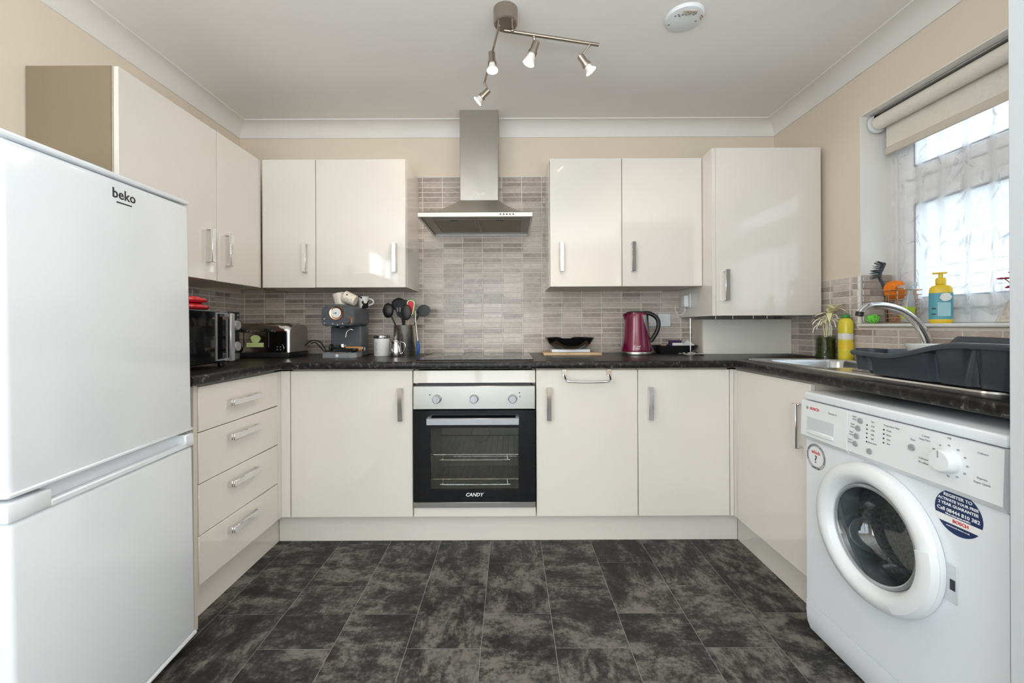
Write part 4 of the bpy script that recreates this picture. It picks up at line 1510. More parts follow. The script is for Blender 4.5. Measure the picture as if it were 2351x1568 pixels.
# door: black glass frame around a smoked window
wx0, wx1, wz0, wz1 = -.392, .036, .288, .590
mb = M()
mb.box(ox0, wx0, oy + .001, oy + .022, .232, .676).box(wx1, ox1, oy + .001, oy + .022, .232, .676)
mb.box(wx0, wx1, oy + .001, oy + .022, .232, wz0).box(wx0, wx1, oy + .001, oy + .022, wz1, .676)
od = part('door', mb, BLACKG, ov, smooth=False)
part('window', M().box(wx0, wx1, oy + .0015, oy + .006, wz0, wz1), GLASS_OVEN, od, smooth=False, label='smoked oven window')
hn = M().box(-.402, .038, oy - .045, oy - .030, .614, .646, .002)
hn.box(-.402, -.386, oy - .030, oy + .001, .634, .646).box(.022, .038, oy - .030, oy + .001, .634, .646)
part('handle', hn, SILVERP, od, label='long silver bar handle')
text(od, 'CANDY', .024, (-.180, oy + .0008, .2655), (1, 0, 0), (0, 0, 1), INK_W, 'logo', shear=.25, bold=.0004)
part('bottom_trim', M().box(ox0, ox1, oy + .001, oy + .05, .2025, .2300, .002), STEEL, ov)
mb = M()
iy0, iy1 = oy + .0225, oy + .42
mb.box(wx0 - .02, wx0 - .012, iy0, iy1, wz0 - .03, wz1 + .03).box(wx1 + .012, wx1 + .02, iy0, iy1, wz0 - .03, wz1 + .03)
mb.box(wx0 - .012, wx1 + .012, iy0, iy1, wz0 - .03, wz0 - .022).box(wx0 - .012, wx1 + .012, iy0, iy1, wz1 + .022, wz1 + .03)
mb.box(wx0 - .02, wx1 + .02, iy1, iy1 + .008, wz0 - .03, wz1 + .03)
part('cavity', mb, OVEN_IN, ov, smooth=False, label='grey enamel oven cavity')
for z in (.448, .327):
    rk = M().tube([(wx0 - .011, iy0 + .02, z), (wx1 + .011, iy0 + .02, z)], .0035, 8)
    rk.tube([(wx0 - .011, iy1 - .02, z), (wx1 + .011, iy1 - .02, z)], .0035, 8)
    for k in range(14):
        x = wx0 + .02 + (wx1 - wx0 - .04) * k / 13
        rk.tube([(x, iy0 + .02, z), (x, iy1 - .02, z)], .002, 6)
    rk.tube(smooth_path([(wx0 + .055, iy0 + .018, z), (wx0 + .055, iy0 + .012, z - .020), (wx0 + .062, iy0 + .012, z - .024), (wx1 - .062, iy0 + .012, z - .024), (wx1 - .055, iy0 + .012, z - .020), (wx1 - .055, iy0 + .018, z)], 4), .0026, 8)
    part('wire_rack', rk, CHROME, ov, label='chrome wire rack')
part('cavity_fan', M().lathe([(0, 0), (.05, 0), (.055, .006), (0, .008)], ((wx0 + wx1) / 2, iy1 - .010, .46), 'y', 28), OVEN_IN, ov)

tr_ = thing('towel_rail', 'chrome over-door towel rail hooked on the cabinet right of the oven', 'towel rail', (.37, 2.02, .82))
for x in (.262, .480):
    part('hook', M().box(x - .012, x + .012, 2.0205, 2.0235, .838, .8725, .001).box(x - .012, x + .012, 2.0205, 2.0440, .8700, .8725, .0008), CHROME, tr_)
part('rail', M().tube(smooth_path([(.262, 2.018, .842), (.262, 2.000, .834), (.266, 1.980, .823), (.285, 1.972, .8175), (.37, 1.970, .8150), (.457, 1.972, .8175), (.476, 1.980, .823), (.480, 2.000, .834), (.480, 2.018, .842)]), .0055, 10), CHROME, tr_)

# ------------------------------------------------------------------ extractor hood
ho = thing('extractor_hood', 'stainless chimney extractor hood on the tiled wall above the hob', 'extractor hood', (-.179, 2.4, 1.655))
cx0, cx1, cyf = -.2940, -.0690, 2.436
part('chimney', M().box(cx0, cx1, cyf, YT - .002, 1.822, ZC - .001, .002), STEEL, ho)
hx0, hx1, hyf, hyb = -.4815, .1180, 2.150, YT - .002
ls = []
for k in range(9):
    u = k / 8
    e = 1 - (1 - u) ** 1.7      # concave sweep
    ww = 1 - u
    z = 1.678 + (1.826 - 1.678) * (u ** 1.45)
    a0, a1 = hx0 + (cx0 - hx0) * u, hx1 + (cx1 - hx1) * u
    b0 = hyf + (cyf - hyf) * u
    ls.append([(a0, b0, z), (a1, b0, z), (a1, hyb, z), (a0, hyb, z)])
part('canopy', M().loops(ls), STEEL_H, ho, angle=25)
rim = M()
rim.box(hx0, hx1, hyf, hyf + .012, 1.652, 1.6775, .002).box(hx0, hx0 + .012, hyf + .012, hyb, 1.652, 1.6775)
rim.box(hx1 - .012, hx1, hyf + .012, hyb, 1.652, 1.6775).box(hx0 + .012, hx1 - .012, hyb - .012, hyb, 1.652, 1.6775)
part('front_rim', rim, STEEL, ho, smooth=False)
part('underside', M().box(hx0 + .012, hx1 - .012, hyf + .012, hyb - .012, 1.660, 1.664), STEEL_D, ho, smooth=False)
for x0, x1 in ((hx0 + .062, -.186), (-.176, hx1 - .050)):
    ff = M()
    y0, y1, z0, z1, w_ = hyf + .065, hyb - .085, 1.6545, 1.6595, .007
    ff.box(x0, x1, y0, y0 + w_, z0, z1).box(x0, x1, y1 - w_, y1, z0, z1).box(x0, x0 + w_, y0 + w_, y1 - w_, z0, z1).box(x1 - w_, x1, y0 + w_, y1 - w_, z0, z1)
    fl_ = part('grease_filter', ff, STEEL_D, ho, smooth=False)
    part('filter_mesh', M().box(x0 + w_, x1 - w_, y0 + w_, y1 - w_, 1.6560, 1.6590), MESHF, fl_, smooth=False)
    part('filter_latch', M().box((x0 + x1) / 2 - .02, (x0 + x1) / 2 + .02, y0 + .012, y0 + .024, 1.6535, 1.6553), INK, fl_, smooth=False)
for k in range(5):
    part('button', M().lathe([(0, -.003), (.0038, -.003), (.0038, 0), (0, 0)], (-.050 + .0165 * k, hyf - .0002, 1.6655), 'y', 12), INK, ho)
text(ho, 'Candy', .027, (-.181, cyf - .0003, 1.862), (1, 0, 0), (0, 0, 1), WHITEP, 'logo', shear=.25)

# ------------------------------------------------------------------ right of the hob
cbz = WT
bd = single('chopping_board', M().box(.190, .524, 2.372, 2.580, WT, .9285, .003, 2), WOOD, 'pale wooden chopping board lying to the right of the hob', 'board', (.357, 2.47, WT))
single('kitchen_scale', M().box(.240, .462, 2.405, 2.550, .929, .9475, .004, 2), WHITEP, 'slim white kitchen scale on the wooden board under the black bowl', 'scale', (.351, 2.48, .929))
single('bowl', M().lathe([(0, 0), (.085, 0), (.095, .004), (.122, .026), (.143, .056), (.1475, .066), (.1445, .066), (.138, .054), (.116, .026), (.09, .008), (0, .006)],
                         (.352, 2.477, .948), 'z', 44), BLACKG, 'wide glossy black bowl on the scale right of the hob', 'bowl', (.352, 2.477, .948))

kt = thing('kettle', 'plum red metallic electric kettle with a black handle', 'kettle', (.742, 2.425, WT))
kc = (.736, 2.425, WT)
part('base', M().lathe([(0, 0), (.086, 0), (.088, .004), (.088, .016), (.086, .020), (0, .020)], kc, 'z', 44), STEEL, kt, label='steel base ring')
bp_ = [(0, .0205), (.0855, .0205), (.0862, .026)]
for k in range(9):
    u = k / 8
    bp_.append((.0862 - .021 * u - .004 * sin(pi * u), .03 + .205 * u))
bp_ += [(.061, .243), (0, .243)]
part('jug_body', M().lathe(bp_, kc, 'z', 48), PURPLE, kt)
part('lid', M().lathe([(0, .2432), (.060, .2432), (.058, .2480), (.030, .2540), (0, .2550)], kc, 'z', 40), BLACKP, kt, label='black lid')
part('spout', M().loops([[(kc[0] - .060 + dx, kc[1] + dy, kc[2] + dz) for dx, dy, dz in l] for l in (
    [(.004, -.018, .185), (.004, .018, .185), (.002, 0, .176)], [(-.010, -.016, .236), (-.010, .016, .236), (-.018, 0, .232)], [(.004, -.018, .2415), (.004, .018, .2415), (-.010, 0, .2415)])]), PURPLE, kt)
# silver spine panel that follows the wall of the jug, and the loop handle


def ring_patch(c, zs, a_lo, a_hi, off, prof_r):
    ls_ = []
    for i_, z in enumerate(zs):
        lo, hi = a_lo(i_ / (len(zs) - 1)), a_hi(i_ / (len(zs) - 1))
        rr_ = prof_r(z) + off
        ls_.append([(c[0] + rr_ * cos(radians(lo + (hi - lo) * k / 10)), c[1] + rr_ * sin(radians(lo + (hi - lo) * k / 10)), c[2] + z) for k in range(11)])
    m_ = M()
    m_.loops(ls_, False, False, False)
    return m_


def kr(z):
    u = (z - .03) / .205
    return .0862 - .021 * u - .004 * sin(pi * u)


zs = [.075 + .155 * k / 10 for k in range(11)]
part('silver_spine', ring_patch(kc, zs, lambda u: -16 - 60 * u ** .6, lambda u: 40, .0012, kr), SILVERP, kt, label='silver spine panel')
part('black_spine', ring_patch(kc, zs, lambda u: -14 - 34 * u ** .8, lambda u: 38, .0024, kr), BLACKP, kt)
part('handle', M().tube(smooth_path([(kc[0] + .035, kc[1] - .02, WT + .243), (kc[0] + .075, kc[1] - .026, WT + .238), (kc[0] + .108, kc[1] - .032, WT + .215), (kc[0] + .119, kc[1] - .034, WT + .180), (kc[0] + .110, kc[1] - .032, WT + .135), (kc[0] + .086, kc[1] - .026, WT + .092), (kc[0] + .074, kc[1] - .022, WT + .078)]), [.012] * 36 + [.010], 14), BLACKP, kt)
text_round(kt, 'Russell', .013, (kc[0], kc[1], WT + .052), kr(.05) + .001, -103, INK_W, 'logo')
text_round(kt, 'Hobbs', .013, (kc[0], kc[1], WT + .040), kr(.04) + .001, -104, INK_W, 'logo')

sk = thing('double_socket', 'white double wall socket on the tiles behind the kettle', 'socket', (.850, 2.605, 1.116))
part('plate', M().box(.776, .925, 2.603, 2.6118, 1.075, 1.159, .004), WHITEP, sk)
sk2 = thing('wall_socket', 'white switched wall socket on the tiles right of the kettle', 'socket', (.97, 2.605, 1.116))
part('plate', M().box(.929, 1.010, 2.603, 2.6118, 1.075, 1.159, .004), WHITEP, sk2)
for x in (.800, .905):
    part('switch', M().box(x - .008, x + .008, 2.5995, 2.603, 1.123, 1.148, .001), WHITEP, sk)
part('switch', M().box(.956, .974, 2.5995, 2.603, 1.110, 1.136, .001), WHITEP, sk2)
part('screw', M().ball((1.000, 2.603, 1.117), .0025, (1, .4, 1), 8, 6), STEEL, sk2)
for x in (.835, .868):
    part('sticker', M().box(x - .010, x + .010, 2.6018, 2.603, 1.088, 1.100), INK_Y, sk, smooth=False, label='small yellow sticker')

tr2 = thing('tea_tray', 'small black plastic tray of tea things behind the kettle', 'tray', (1.02, 2.50, WT))
b0, b1 = rr(.998, 2.546, .095, .045, .02), rr(1.006, 2.546, .128, .060, .025)
i0, i1 = rr(.998, 2.546, .090, .041, .02), rr(1.006, 2.546, .121, .054, .023)
part('dish', M().loops([[(x, y, WT) for x, y in b0], [(x, y, .9625) for x, y in b1], [(x, y, .9625) for x, y in i1], [(x, y, WT + .004) for x, y in i0]]), BLACKP, tr2)
part('tab_handle', M().box(1.132, 1.1385, 2.560, 2.57, .9580, .9625, .002), BLACKP, tr2)
single('tea_box', M().box(.975, 1.045, 2.530, 2.560, WT + .005, .992, .002), mat('purple_card', (0.045, 0.015, 0.09), 0.5, var=(20, 0.1)), 'small dark purple tea packet in the black tray', 'packet', (1.01, 2.545, WT + .005))
single('tea_sachet', M().box(.985, 1.050, 2.510, 2.524, WT + .005, .978, .002), PAPER, 'pale sachet in front of the purple packet in the tray', 'sachet', (1.017, 2.517, WT + .005))
single('napkin', M().loops([[(1.050, 2.522, WT + .005), (1.112, 2.522, WT + .005), (1.112, 2.560, WT + .005), (1.050, 2.560, WT + .005)],
                            [(1.048, 2.520, .966), (1.120, 2.520, .966), (1.120, 2.562, .966), (1.048, 2.562, .966)], [(1.082, 2.534, .992), (1.088, 2.534, .990), (1.088, 2.542, .990), (1.082, 2.542, .992)]]),
       PAPER, 'folded white paper napkin peeking out of the black tray', 'napkin', (1.08, 2.54, WT + .005))
single('biscuit', M().ball((.935, 2.530, .952), .020, (1.1, .9, .8), 14, 9), WOOD, 'small beige bun shaped item in the tray beside the kettle', 'snack', (.935, 2.522, .938))

ks = thing('kitchen_roll_stand', 'chrome wire kitchen roll stand on the worktop by the boiler cabinet', 'stand', (1.045, 2.41, WT))
kb = (1.045, 2.405, WT)
part('base_ring', M().tube([(kb[0] + .074 * cos(2 * pi * j / 36), kb[1] + .074 * sin(2 * pi * j / 36), WT + .004) for j in range(36)], .0038, 8, closed=True), CHROME, ks)
part('base_spokes', M().tube([(kb[0] - .072, kb[1], WT + .004), (kb[0] + .072, kb[1], WT + .004)], .0035, 8).tube([(kb[0], kb[1] - .072, WT + .004), (kb[0], kb[1] + .072, WT + .004)], .0035, 8), CHROME, ks)
part('pole', M().tube([(kb[0], kb[1], WT + .004), (kb[0], kb[1], 1.125)], .0035, 10), CHROME, ks)

fs2 = thing('fused_socket', 'white socket with a plug on the side of the boiler cabinet', 'socket', (1.06, 2.46, 1.23))
part('plate', M().box(1.058, 1.0672, 2.440, 2.530, 1.188, 1.272, .003), WHITEP, fs2)
ad = thing('plug_adapter', 'white plug with cable in the socket beside the boiler cabinet', 'plug', (1.04, 2.44, 1.23))
part('plug_body', M().box(1.030, 1.0575, 2.452, 2.500, 1.192, 1.262, .006, 2), WHITEP, ad)
part('cable', M().tube(smooth_path([(1.044, 2.476, 1.192), (1.043, 2.478, 1.165), (1.032, 2.500, 1.148), (1.020, 2.530, 1.150), (1.018, 2.548, 1.172), (1.018, 2.560, 1.20)]), .0028, 8), WHITEP, ad)

# ------------------------------------------------------------------ sink, tap, dish rack
sn = thing('sink', 'stainless inset sink with drainer let into the right worktop', 'sink', (1.385, 1.55, WT))
NP = 12
outer = rr(1.385, 1.515, .222, .535, .045, NP)
bowl_c = (1.385, 1.79)


def bowl_loop(hx_, hy_, r, z):
    return [(x, y, z) for x, y in rr(bowl_c[0], bowl_c[1], hx_, hy_, r, NP)]


zt = WT + .004
mb = M()
mb.loops([[(x, y, WT + .0003) for x, y in rr(1.385, 1.515, .225, .538, .048, NP)], [(x, y, zt + .001) for x, y in rr(1.385, 1.515, .2225, .5355, .046, NP)],
          [(x, y, zt) for x, y in rr(1.385, 1.515, .214, .527, .042, NP)],
          bowl_loop(.178, .193, .05, zt), bowl_loop(.170, .185, .05, zt - .010), bowl_loop(.150, .165, .05, zt - .150), bowl_loop(.05, .05, .03, zt - .158)], False, True)
part('basin', mb, SINKM, sn)
part('waste', M().lathe([(0, 0), (.040, 0), (.042, .002), (.036, .003), (.030, .0012), (0, .0012)], (bowl_c[0], bowl_c[1], zt - .1578), 'z', 28), CHROME, sn)
for k in range(9):
    part('drainer_ridge', M().box(1.235 + .036 * k, 1.243 + .036 * k, 1.02, 1.50, zt, zt + .0035, .0015), SINKM, sn)

tp = thing('kitchen_tap', 'curved chrome mixer tap behind the sink', 'tap', (1.590, 1.585, WT))
part('base', M().lathe([(0, 0), (.026, 0), (.028, .003), (.024, .012), (.021, .030), (.021, .055), (0, .055)], (1.598, 1.585, zt), 'z', 28), CHROME, tp)
sp_ = smooth_path([(1.598, 1.585, .968), (1.594, 1.585, 1.020), (1.560, 1.585, 1.085), (1.505, 1.585, 1.132), (1.445, 1.585, 1.154), (1.390, 1.585, 1.158), (1.355, 1.585, 1.148), (1.338, 1.585, 1.128)], 8)
nsp = len(sp_)
part('spout', M().tube(sp_, [.0175 - .0055 * min(1, i / (nsp * .7)) for i in range(nsp)], 16), CHROME, tp)
part('nozzle', M().tube([(1.3385, 1.585, 1.132), (1.335, 1.585, 1.117)], [.0135, .0125], 16), BLACKP, tp, label='dark nozzle tip')
part('lever', M().tube([(1.602, 1.585, .968), (1.618, 1.600, .990), (1.628, 1.615, 1.02)], [.012, .009, .007], 12), CHROME, tp)

dk = thing('dish_rack', 'dark grey plastic dish drainer with a wavy rim on the sink', 'dish rack', (1.305, 1.17, zt))
rcx, rcy = 1.303, 1.168


def sm(a, b, x):
    u = max(0, min(1, (x - a) / (b - a)))
    return u * u * (3 - 2 * u)


def rim_z(x, y):
    front = .998 - .004 * sm(1.40, 1.30, y) + .042 * sm(1.28, 1.06, y) + .0 * x
    back = 1.000 - .008 * sm(1.42, 1.36, y) + .052 * sm(1.395, 1.335, y) - .008 * sm(1.3, 1.0, y)
    return front + (back - front) * sm(1.24, 1.36, x)


def rack_loop(hx_, hy_, r, z=None, dz=0.0, groove=0.0):
    out_ = []
    base = []
    P0 = rr(rcx, rcy, hx_, hy_, r, 8)
    for i in range(len(P0)):
        a_, b_ = Vector(P0[i]), Vector(P0[(i + 1) % len(P0)])
        n_ = max(1, int((b_ - a_).length / .010))
        for k in range(n_):
            base.append(a_.lerp(b_, k / n_))
    return base


def resample(P0, n):
    L_ = [0]
    for i in range(len(P0)):
        L_.append(L_[-1] + (Vector(P0[(i + 1) % len(P0)]) - Vector(P0[i])).length)
    out_ = []
    for k in range(n):
        t_ = L_[-1] * k / n
        for i in range(len(P0)):
            if L_[i] <= t_ <= L_[i + 1]:
                u = (t_ - L_[i]) / max(1e-9, L_[i + 1] - L_[i])
                out_.append(Vector(P0[i]).lerp(Vector(P0[(i + 1) % len(P0)]), u))
                break
    return out_


NR = 420
SH = {}


def rk_loop(hx_, hy_, r, z=None, dz=0.0, groove=0.0):
    out_ = []
    for p in resample(rr(rcx, rcy, hx_, hy_, r, 8), NR):
        x, y = p
        if groove and x < rcx - .05:
            for gy in (1.359, 1.150, 1.052, .955):
                x += groove * (1 - sm(.006, .015, abs(y - gy)))
        zz = z if z is not None else rim_z(p.x, p.y) + dz
        out_.append((x, y, zz))
    return out_


mb = M()
mb.loops([rk_loop(.122, .212, .04, zt + .0042, groove=.018), rk_loop(.126, .216, .04, zt + .010, groove=.020), rk_loop(.138, .240, .045, None, -.018, .020), rk_loop(.141, .246, .045, None, -.012),
          rk_loop(.154, .260, .05, None, -.014), rk_loop(.157, .263, .05, None, -.006), rk_loop(.154, .260, .05, None, 0.0), rk_loop(.143, .249, .045, None, .001), rk_loop(.138, .244, .045, None, -.004),
          rk_loop(.134, .234, .04, None, -.016, .020), rk_loop(.119, .209, .036, zt + .014, groove=.020)], True, True)
part('tub', mb, CHAR, dk, angle=50)
cup = [(x, y) for x, y in rr(1.205, 1.383, .030, .036, .024, 6)]
cup2 = [(x, y) for x, y in rr(1.205, 1.383, .034, .040, .026, 6)]
part('cutlery_cup', M().loops([[(x, y, zt + .016) for x, y in cup], [(x, y, 1.004) for x, y in cup2], [(1.205 + (x - 1.205) * .86, 1.383 + (y - 1.383) * .88, 1.004) for x, y in cup2],
                               [(1.205 + (x - 1.205) * .80, 1.383 + (y - 1.383) * .82, zt + .030) for x, y in cup2]]), CHAR, dk)
for k in range(5):
    part('plate_prong', M().tube([(1.34, 1.06 + .05 * k, zt + .0138), (1.34, 1.06 + .05 * k, zt + .07)], [.006, .003], 8), CHAR, dk)
single('white_bowl', M().lathe([(0, 0), (.030, 0), (.034, .004), (.055, .036), (.066, .064), (.0675, .068), (.064, .068), (.052, .038), (.03, .008), (0, .006)],
                               (1.265, 1.235, .956), 'z', 36), CERAM_W, 'white bowl standing in the grey dish rack', 'bowl', (1.265, 1.235, .956))
part('bowl_rest', M().lathe([(.02, 0), (.028, 0), (.028, .0235), (.02, .0235)], (1.265, 1.235, .932), 'z', 20), CHAR, dk)

# ------------------------------------------------------------------ flower vase and washing up liquid
vs_ = thing('flower_vase', 'glass jar of dark moss with pale artificial lilies by the boiler cabinet', 'vase', (1.598, 2.100, WT))
vc = (1.598, 2.100, WT)
part('jar', M().lathe([(0, 0), (.040, 0), (.043, .003), (.043, .118), (.0415, .118), (.041, .006), (0, .005)], vc, 'z', 32), GLASS_JAR, vs_)
part('moss_filling', M().lathe([(0, .0055), (.0400, .0065), (.0405, .060), (.0395, .098), (.030, .106), (0, .109)], vc, 'z', 32), MOSS, vs_, label='dark green moss')
random.seed(21)


def petal(c, az, el, ln, wd, m, curl=.4, name='petal', nn=7):
    d_ = Vector((cos(az) * cos(el), sin(az) * cos(el), sin(el)))
    sd = d_.cross(Vector((0, 0, 1))).normalized()
    upv = sd.cross(d_)
    L_, R__, C__ = [], [], []
    for k in range(nn + 1):
        u = k / nn
        p = Vector(c) + d_ * (ln * u) - upv * (curl * ln * u * u)
        w = wd * (sin(pi * min(1, u * .92 + .08)) ** .8) * (1 - .25 * u)
        L_.append(p + sd * w + upv * w * .35)
        R__.append(p - sd * w + upv * w * .35)
        C__.append(p)
    m_ = M()
    n = nn + 1
    m_.add(L_ + C__ + R__, [(i, i + 1, n + i + 1, n + i) for i in range(nn)] + [(n + i, n + i + 1, 2 * n + i + 1, 2 * n + i) for i in range(nn)])
    lo = [tuple(Vector(p) - upv * .0009) for p in L_ + C__ + R__]
    m_.add(lo, [(i, n + i, n + i + 1, i + 1) for i in range(nn)] + [(n + i, 2 * n + i, 2 * n + i + 1, n + i + 1) for i in range(nn)])
    return part(name, m_, m, vs_)


heads = [((1.585, 2.060, 1.143), [0, 58, 118, 178, 240, 300], .066, .0125, 20), ((1.618, 2.075, 1.160), [30, 95, 150, 215, 275, 335], .058, .0115, 32), ((1.570, 2.085, 1.112), [170, 210, 250, 290], .048, .009, -5)]
for hc, az, ln, wd, el in heads:
    part('stem', M().tube(smooth_path([(vc[0] + (hc[0] - vc[0]) * .2, vc[1] + (hc[1] - vc[1]) * .2, WT + .10), ((vc[0] + hc[0]) / 2, (vc[1] + hc[1]) / 2, WT + .15), hc]), .0028, 8), PETAL, vs_)
    for i, a in enumerate(az):
        petal(hc, radians(a + random.uniform(-12, 12)), radians(el + random.uniform(-25, 38)), ln * random.uniform(.85, 1.15), wd, PETAL if i % 3 else PETAL_W, random.uniform(.1, .75))
for k in range(14):
    a = random.uniform(pi * .9, pi * 2.1)
    c0 = (1.59 + .012 * cos(a), 2.072 + .01 * sin(a), 1.112 + random.uniform(-.02, .025))
    c1 = (c0[0] + .050 * cos(a), c0[1] + .03 * sin(a), c0[2] - random.uniform(-.01, .035))
    c2 = (c1[0] + .014 * cos(a), c1[1] + .01 * sin(a), c1[2] - random.uniform(.012, .035))
    part('white_tendril', M().tube(smooth_path([c0, c1, c2]), [.0030] * 6 + [.0024] * 6 + [.0010], 6), PETAL_W, vs_)
for dx, h1 in ((-.004, 1.12), (.010, 1.10), (.020, 1.085)):
    part('white_bud', M().tube([(vc[0] + dx, vc[1] - .012, WT + .111), (vc[0] + dx - .004, vc[1] - .018, (WT + .1 + h1) / 2 + .02), (vc[0] + dx - .006, vc[1] - .02, h1)], [.002, .0065, .002], 8), PETAL_W, vs_)

ds = thing('dish_soap_bottle', 'yellow washing up liquid bottle with a green cap behind the flower jar', 'bottle', (1.634, 2.018, WT))
bc = (1.634, 2.018)


def bl_(hx_, hy_, z):
    return [(bc[0] + x, bc[1] + y, WT + z) for x, y in rr(0, 0, hx_, hy_, min(hx_, hy_) * .95, 6)]


part('bottle_body', M().loops([bl_(.026, .027, 0), bl_(.028, .031, .004), bl_(.028, .032, .05), bl_(.0265, .030, .11), bl_(.028, .033, .16), bl_(.026, .030, .185), bl_(.019, .022, .198), bl_(.012, .013, .203)]), YELLOW_L, ds, angle=60)
part('cap', M().lathe([(0, .2035), (.017, .2035), (.018, .206), (.0165, .217), (0, .219)], (bc[0], bc[1], WT), 'z', 24), GREEN_D, ds, label='green cap')
lb_ = [(bc[0] - .0210 + .003 * 0, bc[1])]
part('label_patch', M().loops([[(bc[0] + (x - 0) * 1.012, bc[1] + y * 1.012, WT + z) for x, y in rr(0, 0, .0268, .0305, .025, 6)] for z in (.098, .128)], False, False), PAPER, ds, label='pale paper label')
part('lemon_print', M().loops([[(bc[0] + x * 1.010, bc[1] + y * 1.010, WT + z) for x, y in rr(0, 0, .0275, .0315, .026, 6)] for z in (.045, .085)], False, False), INK_Y, ds, label='orange yellow lower label')

# ------------------------------------------------------------------ things on the window sill
SZ = 1.088
pb = thing('pump_bottle', 'yellow pump bottle with a blue label on the window sill', 'bottle', (1.715, 1.648, SZ))
pc = (1.712, 1.646)


def pl_(hx_, hy_, z):
    return [(pc[0] + x, pc[1] + y, SZ + z) for x, y in rr(0, 0, hx_, hy_, hx_ * .9, 7)]


# flat oval bottle turned so that its broad face looks into the room
PBR = Matrix.Translation((pc[0], pc[1], 0)) @ Matrix.Rotation(radians(-44), 4, 'Z') @ Matrix.Translation((-pc[0], -pc[1], 0))


def pbody(secs, closed0=True, closed1=True):
    return M().loops([[(pc[0] + x, pc[1] + y, SZ + z) for x, y in rr(0, 0, hx_, hy_, min(hx_, hy_) * .85, 7)] for hx_, hy_, z in secs], closed0, closed1).xf(PBR)


part('bottle_body', pbody([(.030, .022, 0), (.0335, .0255, .006), (.034, .026, .012), (.0335, .0255, .128), (.032, .0245, .140), (.026, .021, .148), (.016, .015, .152), (.013, .013, .153)]), YELLOW, pb, angle=50)
part('blue_wrap', pbody([(.0345, .0264, .016), (.0343, .0262, .120)], False, False), BLUEL, pb, label='blue wrap label', angle=50)
part('pale_panel', M().box(pc[0] - .010, pc[0] + .026, pc[1] - .0272, pc[1] - .0266, SZ + .028, SZ + .082).xf(PBR), BLUEL2, pb, smooth=False, label='pale blue text panel')
part('cloud_print', M().prism([(pc[0] + .012 + .016 * cos(q * pi / 10) + (.002 if q % 3 == 0 else 0), SZ + .103 + .016 * sin(q * pi / 10)) for q in range(20)], 'y', pc[1] - .0272, pc[1] - .0265).xf(PBR), INK_W, pb, smooth=False, label='white printed patch')
for z in (.056, .034):
    part('print_line', M().box(pc[0] - .026, pc[0] - .015, pc[1] - .0272, pc[1] - .0264, SZ + z, SZ + z + .005).xf(PBR), INK, pb, smooth=False)
part('pump_collar', M().lathe([(0, .1535), (.0145, .1535), (.0155, .156), (.0155, .176), (.012, .181), (.007, .182), (.007, .196), (0, .196)], (pc[0], pc[1], SZ), 'z', 24), YELLOW, pb)
part('pump_nozzle', M().box(pc[0] - .024, pc[0] + .018, pc[1] - .007, pc[1] + .007, SZ + .1962, SZ + .2030, .002).xf(PBR), YELLOW, pb)

bk = thing('wire_basket', 'copper wire caddy basket on the window sill behind the tap', 'basket', (1.735, 1.865, SZ))
q0, q1, r0, r1 = 1.700, 1.794, 1.798, 1.905
mb = M()
for k in range(8):
    z = SZ + .004 + .0205 * k
    e = .0015 * k
    mb.tube([(x, y, z) for x, y in rr((q0 + q1) / 2, (r0 + r1) / 2, (q1 - q0) / 2 + e - .006, (r1 - r0) / 2 + e - .008, .018, 4)], .0016 if k < 7 else .0024, 6, closed=True)
for p in rr((q0 + q1) / 2, (r0 + r1) / 2, (q1 - q0) / 2 - .006, (r1 - r0) / 2 - .008, .018, 1):
    mb.tube([(p[0], p[1], SZ + .004), (p[0], p[1], SZ + .149)], .0018, 6)
for k in range(4):
    y = r0 + .02 + .022 * k
    mb.tube([(q0 + .004, y, SZ + .004), (q1 - .004, y, SZ + .004)], .0016, 6)
for y in (1.825, 1.865):
    mb.tube([(q0 + .005, y, SZ + .004), (q0 + .0035, y, SZ + .149)], .0016, 6)
part('wire_frame', mb, COPPER, bk)
for y in (r0 + .02, r1 - .02):
    for x in (q0 + .014, q1 - .014):
        part('foot', M().ball((x, y, SZ + .002), .002, n=8, m=6), COPPER, bk)

sg = single('sponge', M().tube([(1.733, 1.893, SZ + .152), (1.734, 1.889, SZ + .152), (1.742, 1.872, SZ + .152), (1.749, 1.856, SZ + .151), (1.750, 1.852, SZ + .151)], [.036, .041, .043, .041, .034], 26), ORANGE, 'round orange sponge sitting in the wire basket', 'sponge', (1.738, 1.85, SZ + .095))
for dy, dz in ((-.004, .012), (.010, -.008), (-.012, -.010)):
    part('hole', M().ball((1.7325, 1.8925 + dy, SZ + .152 + dz), .0035, n=8, m=6), INK_R, sg)

wb = thing('washing_up_brush', 'dark grey washing up brush standing upright in the wire basket', 'brush', (1.70, 1.895, SZ + .006))
part('handle', M().tube(smooth_path([(1.727, 1.898, SZ + .008), (1.722, 1.898, SZ + .10), (1.716, 1.900, SZ + .165), (1.700, 1.905, SZ + .208)]), .0060, 10), BRISTLE, wb)
part('brush_head', M().tube(smooth_path([(1.700, 1.905, SZ + .208), (1.706, 1.905, SZ + .243), (1.722, 1.905, SZ + .280)]), [.006] * 6 + [.0085] * 6 + [.005], 10), BRISTLE, wb)
bm_ = M()
random.seed(2)
for k in range(64):
    u = random.random()
    a = random.uniform(-.5, .5)
    x0, z0 = 1.701 + .020 * u * u, SZ + .213 + .062 * u
    y0 = 1.905 + random.uniform(-.012, .012)
    bm_.tube([(x0, y0, z0), (x0 - .040 * (1 - .15 * u), y0 + .012 * a, z0 + .022 * u - .010)], [.0016, .0012], 4)
part('bristles', bm_, BRISTLE, wb, kind='stuff')

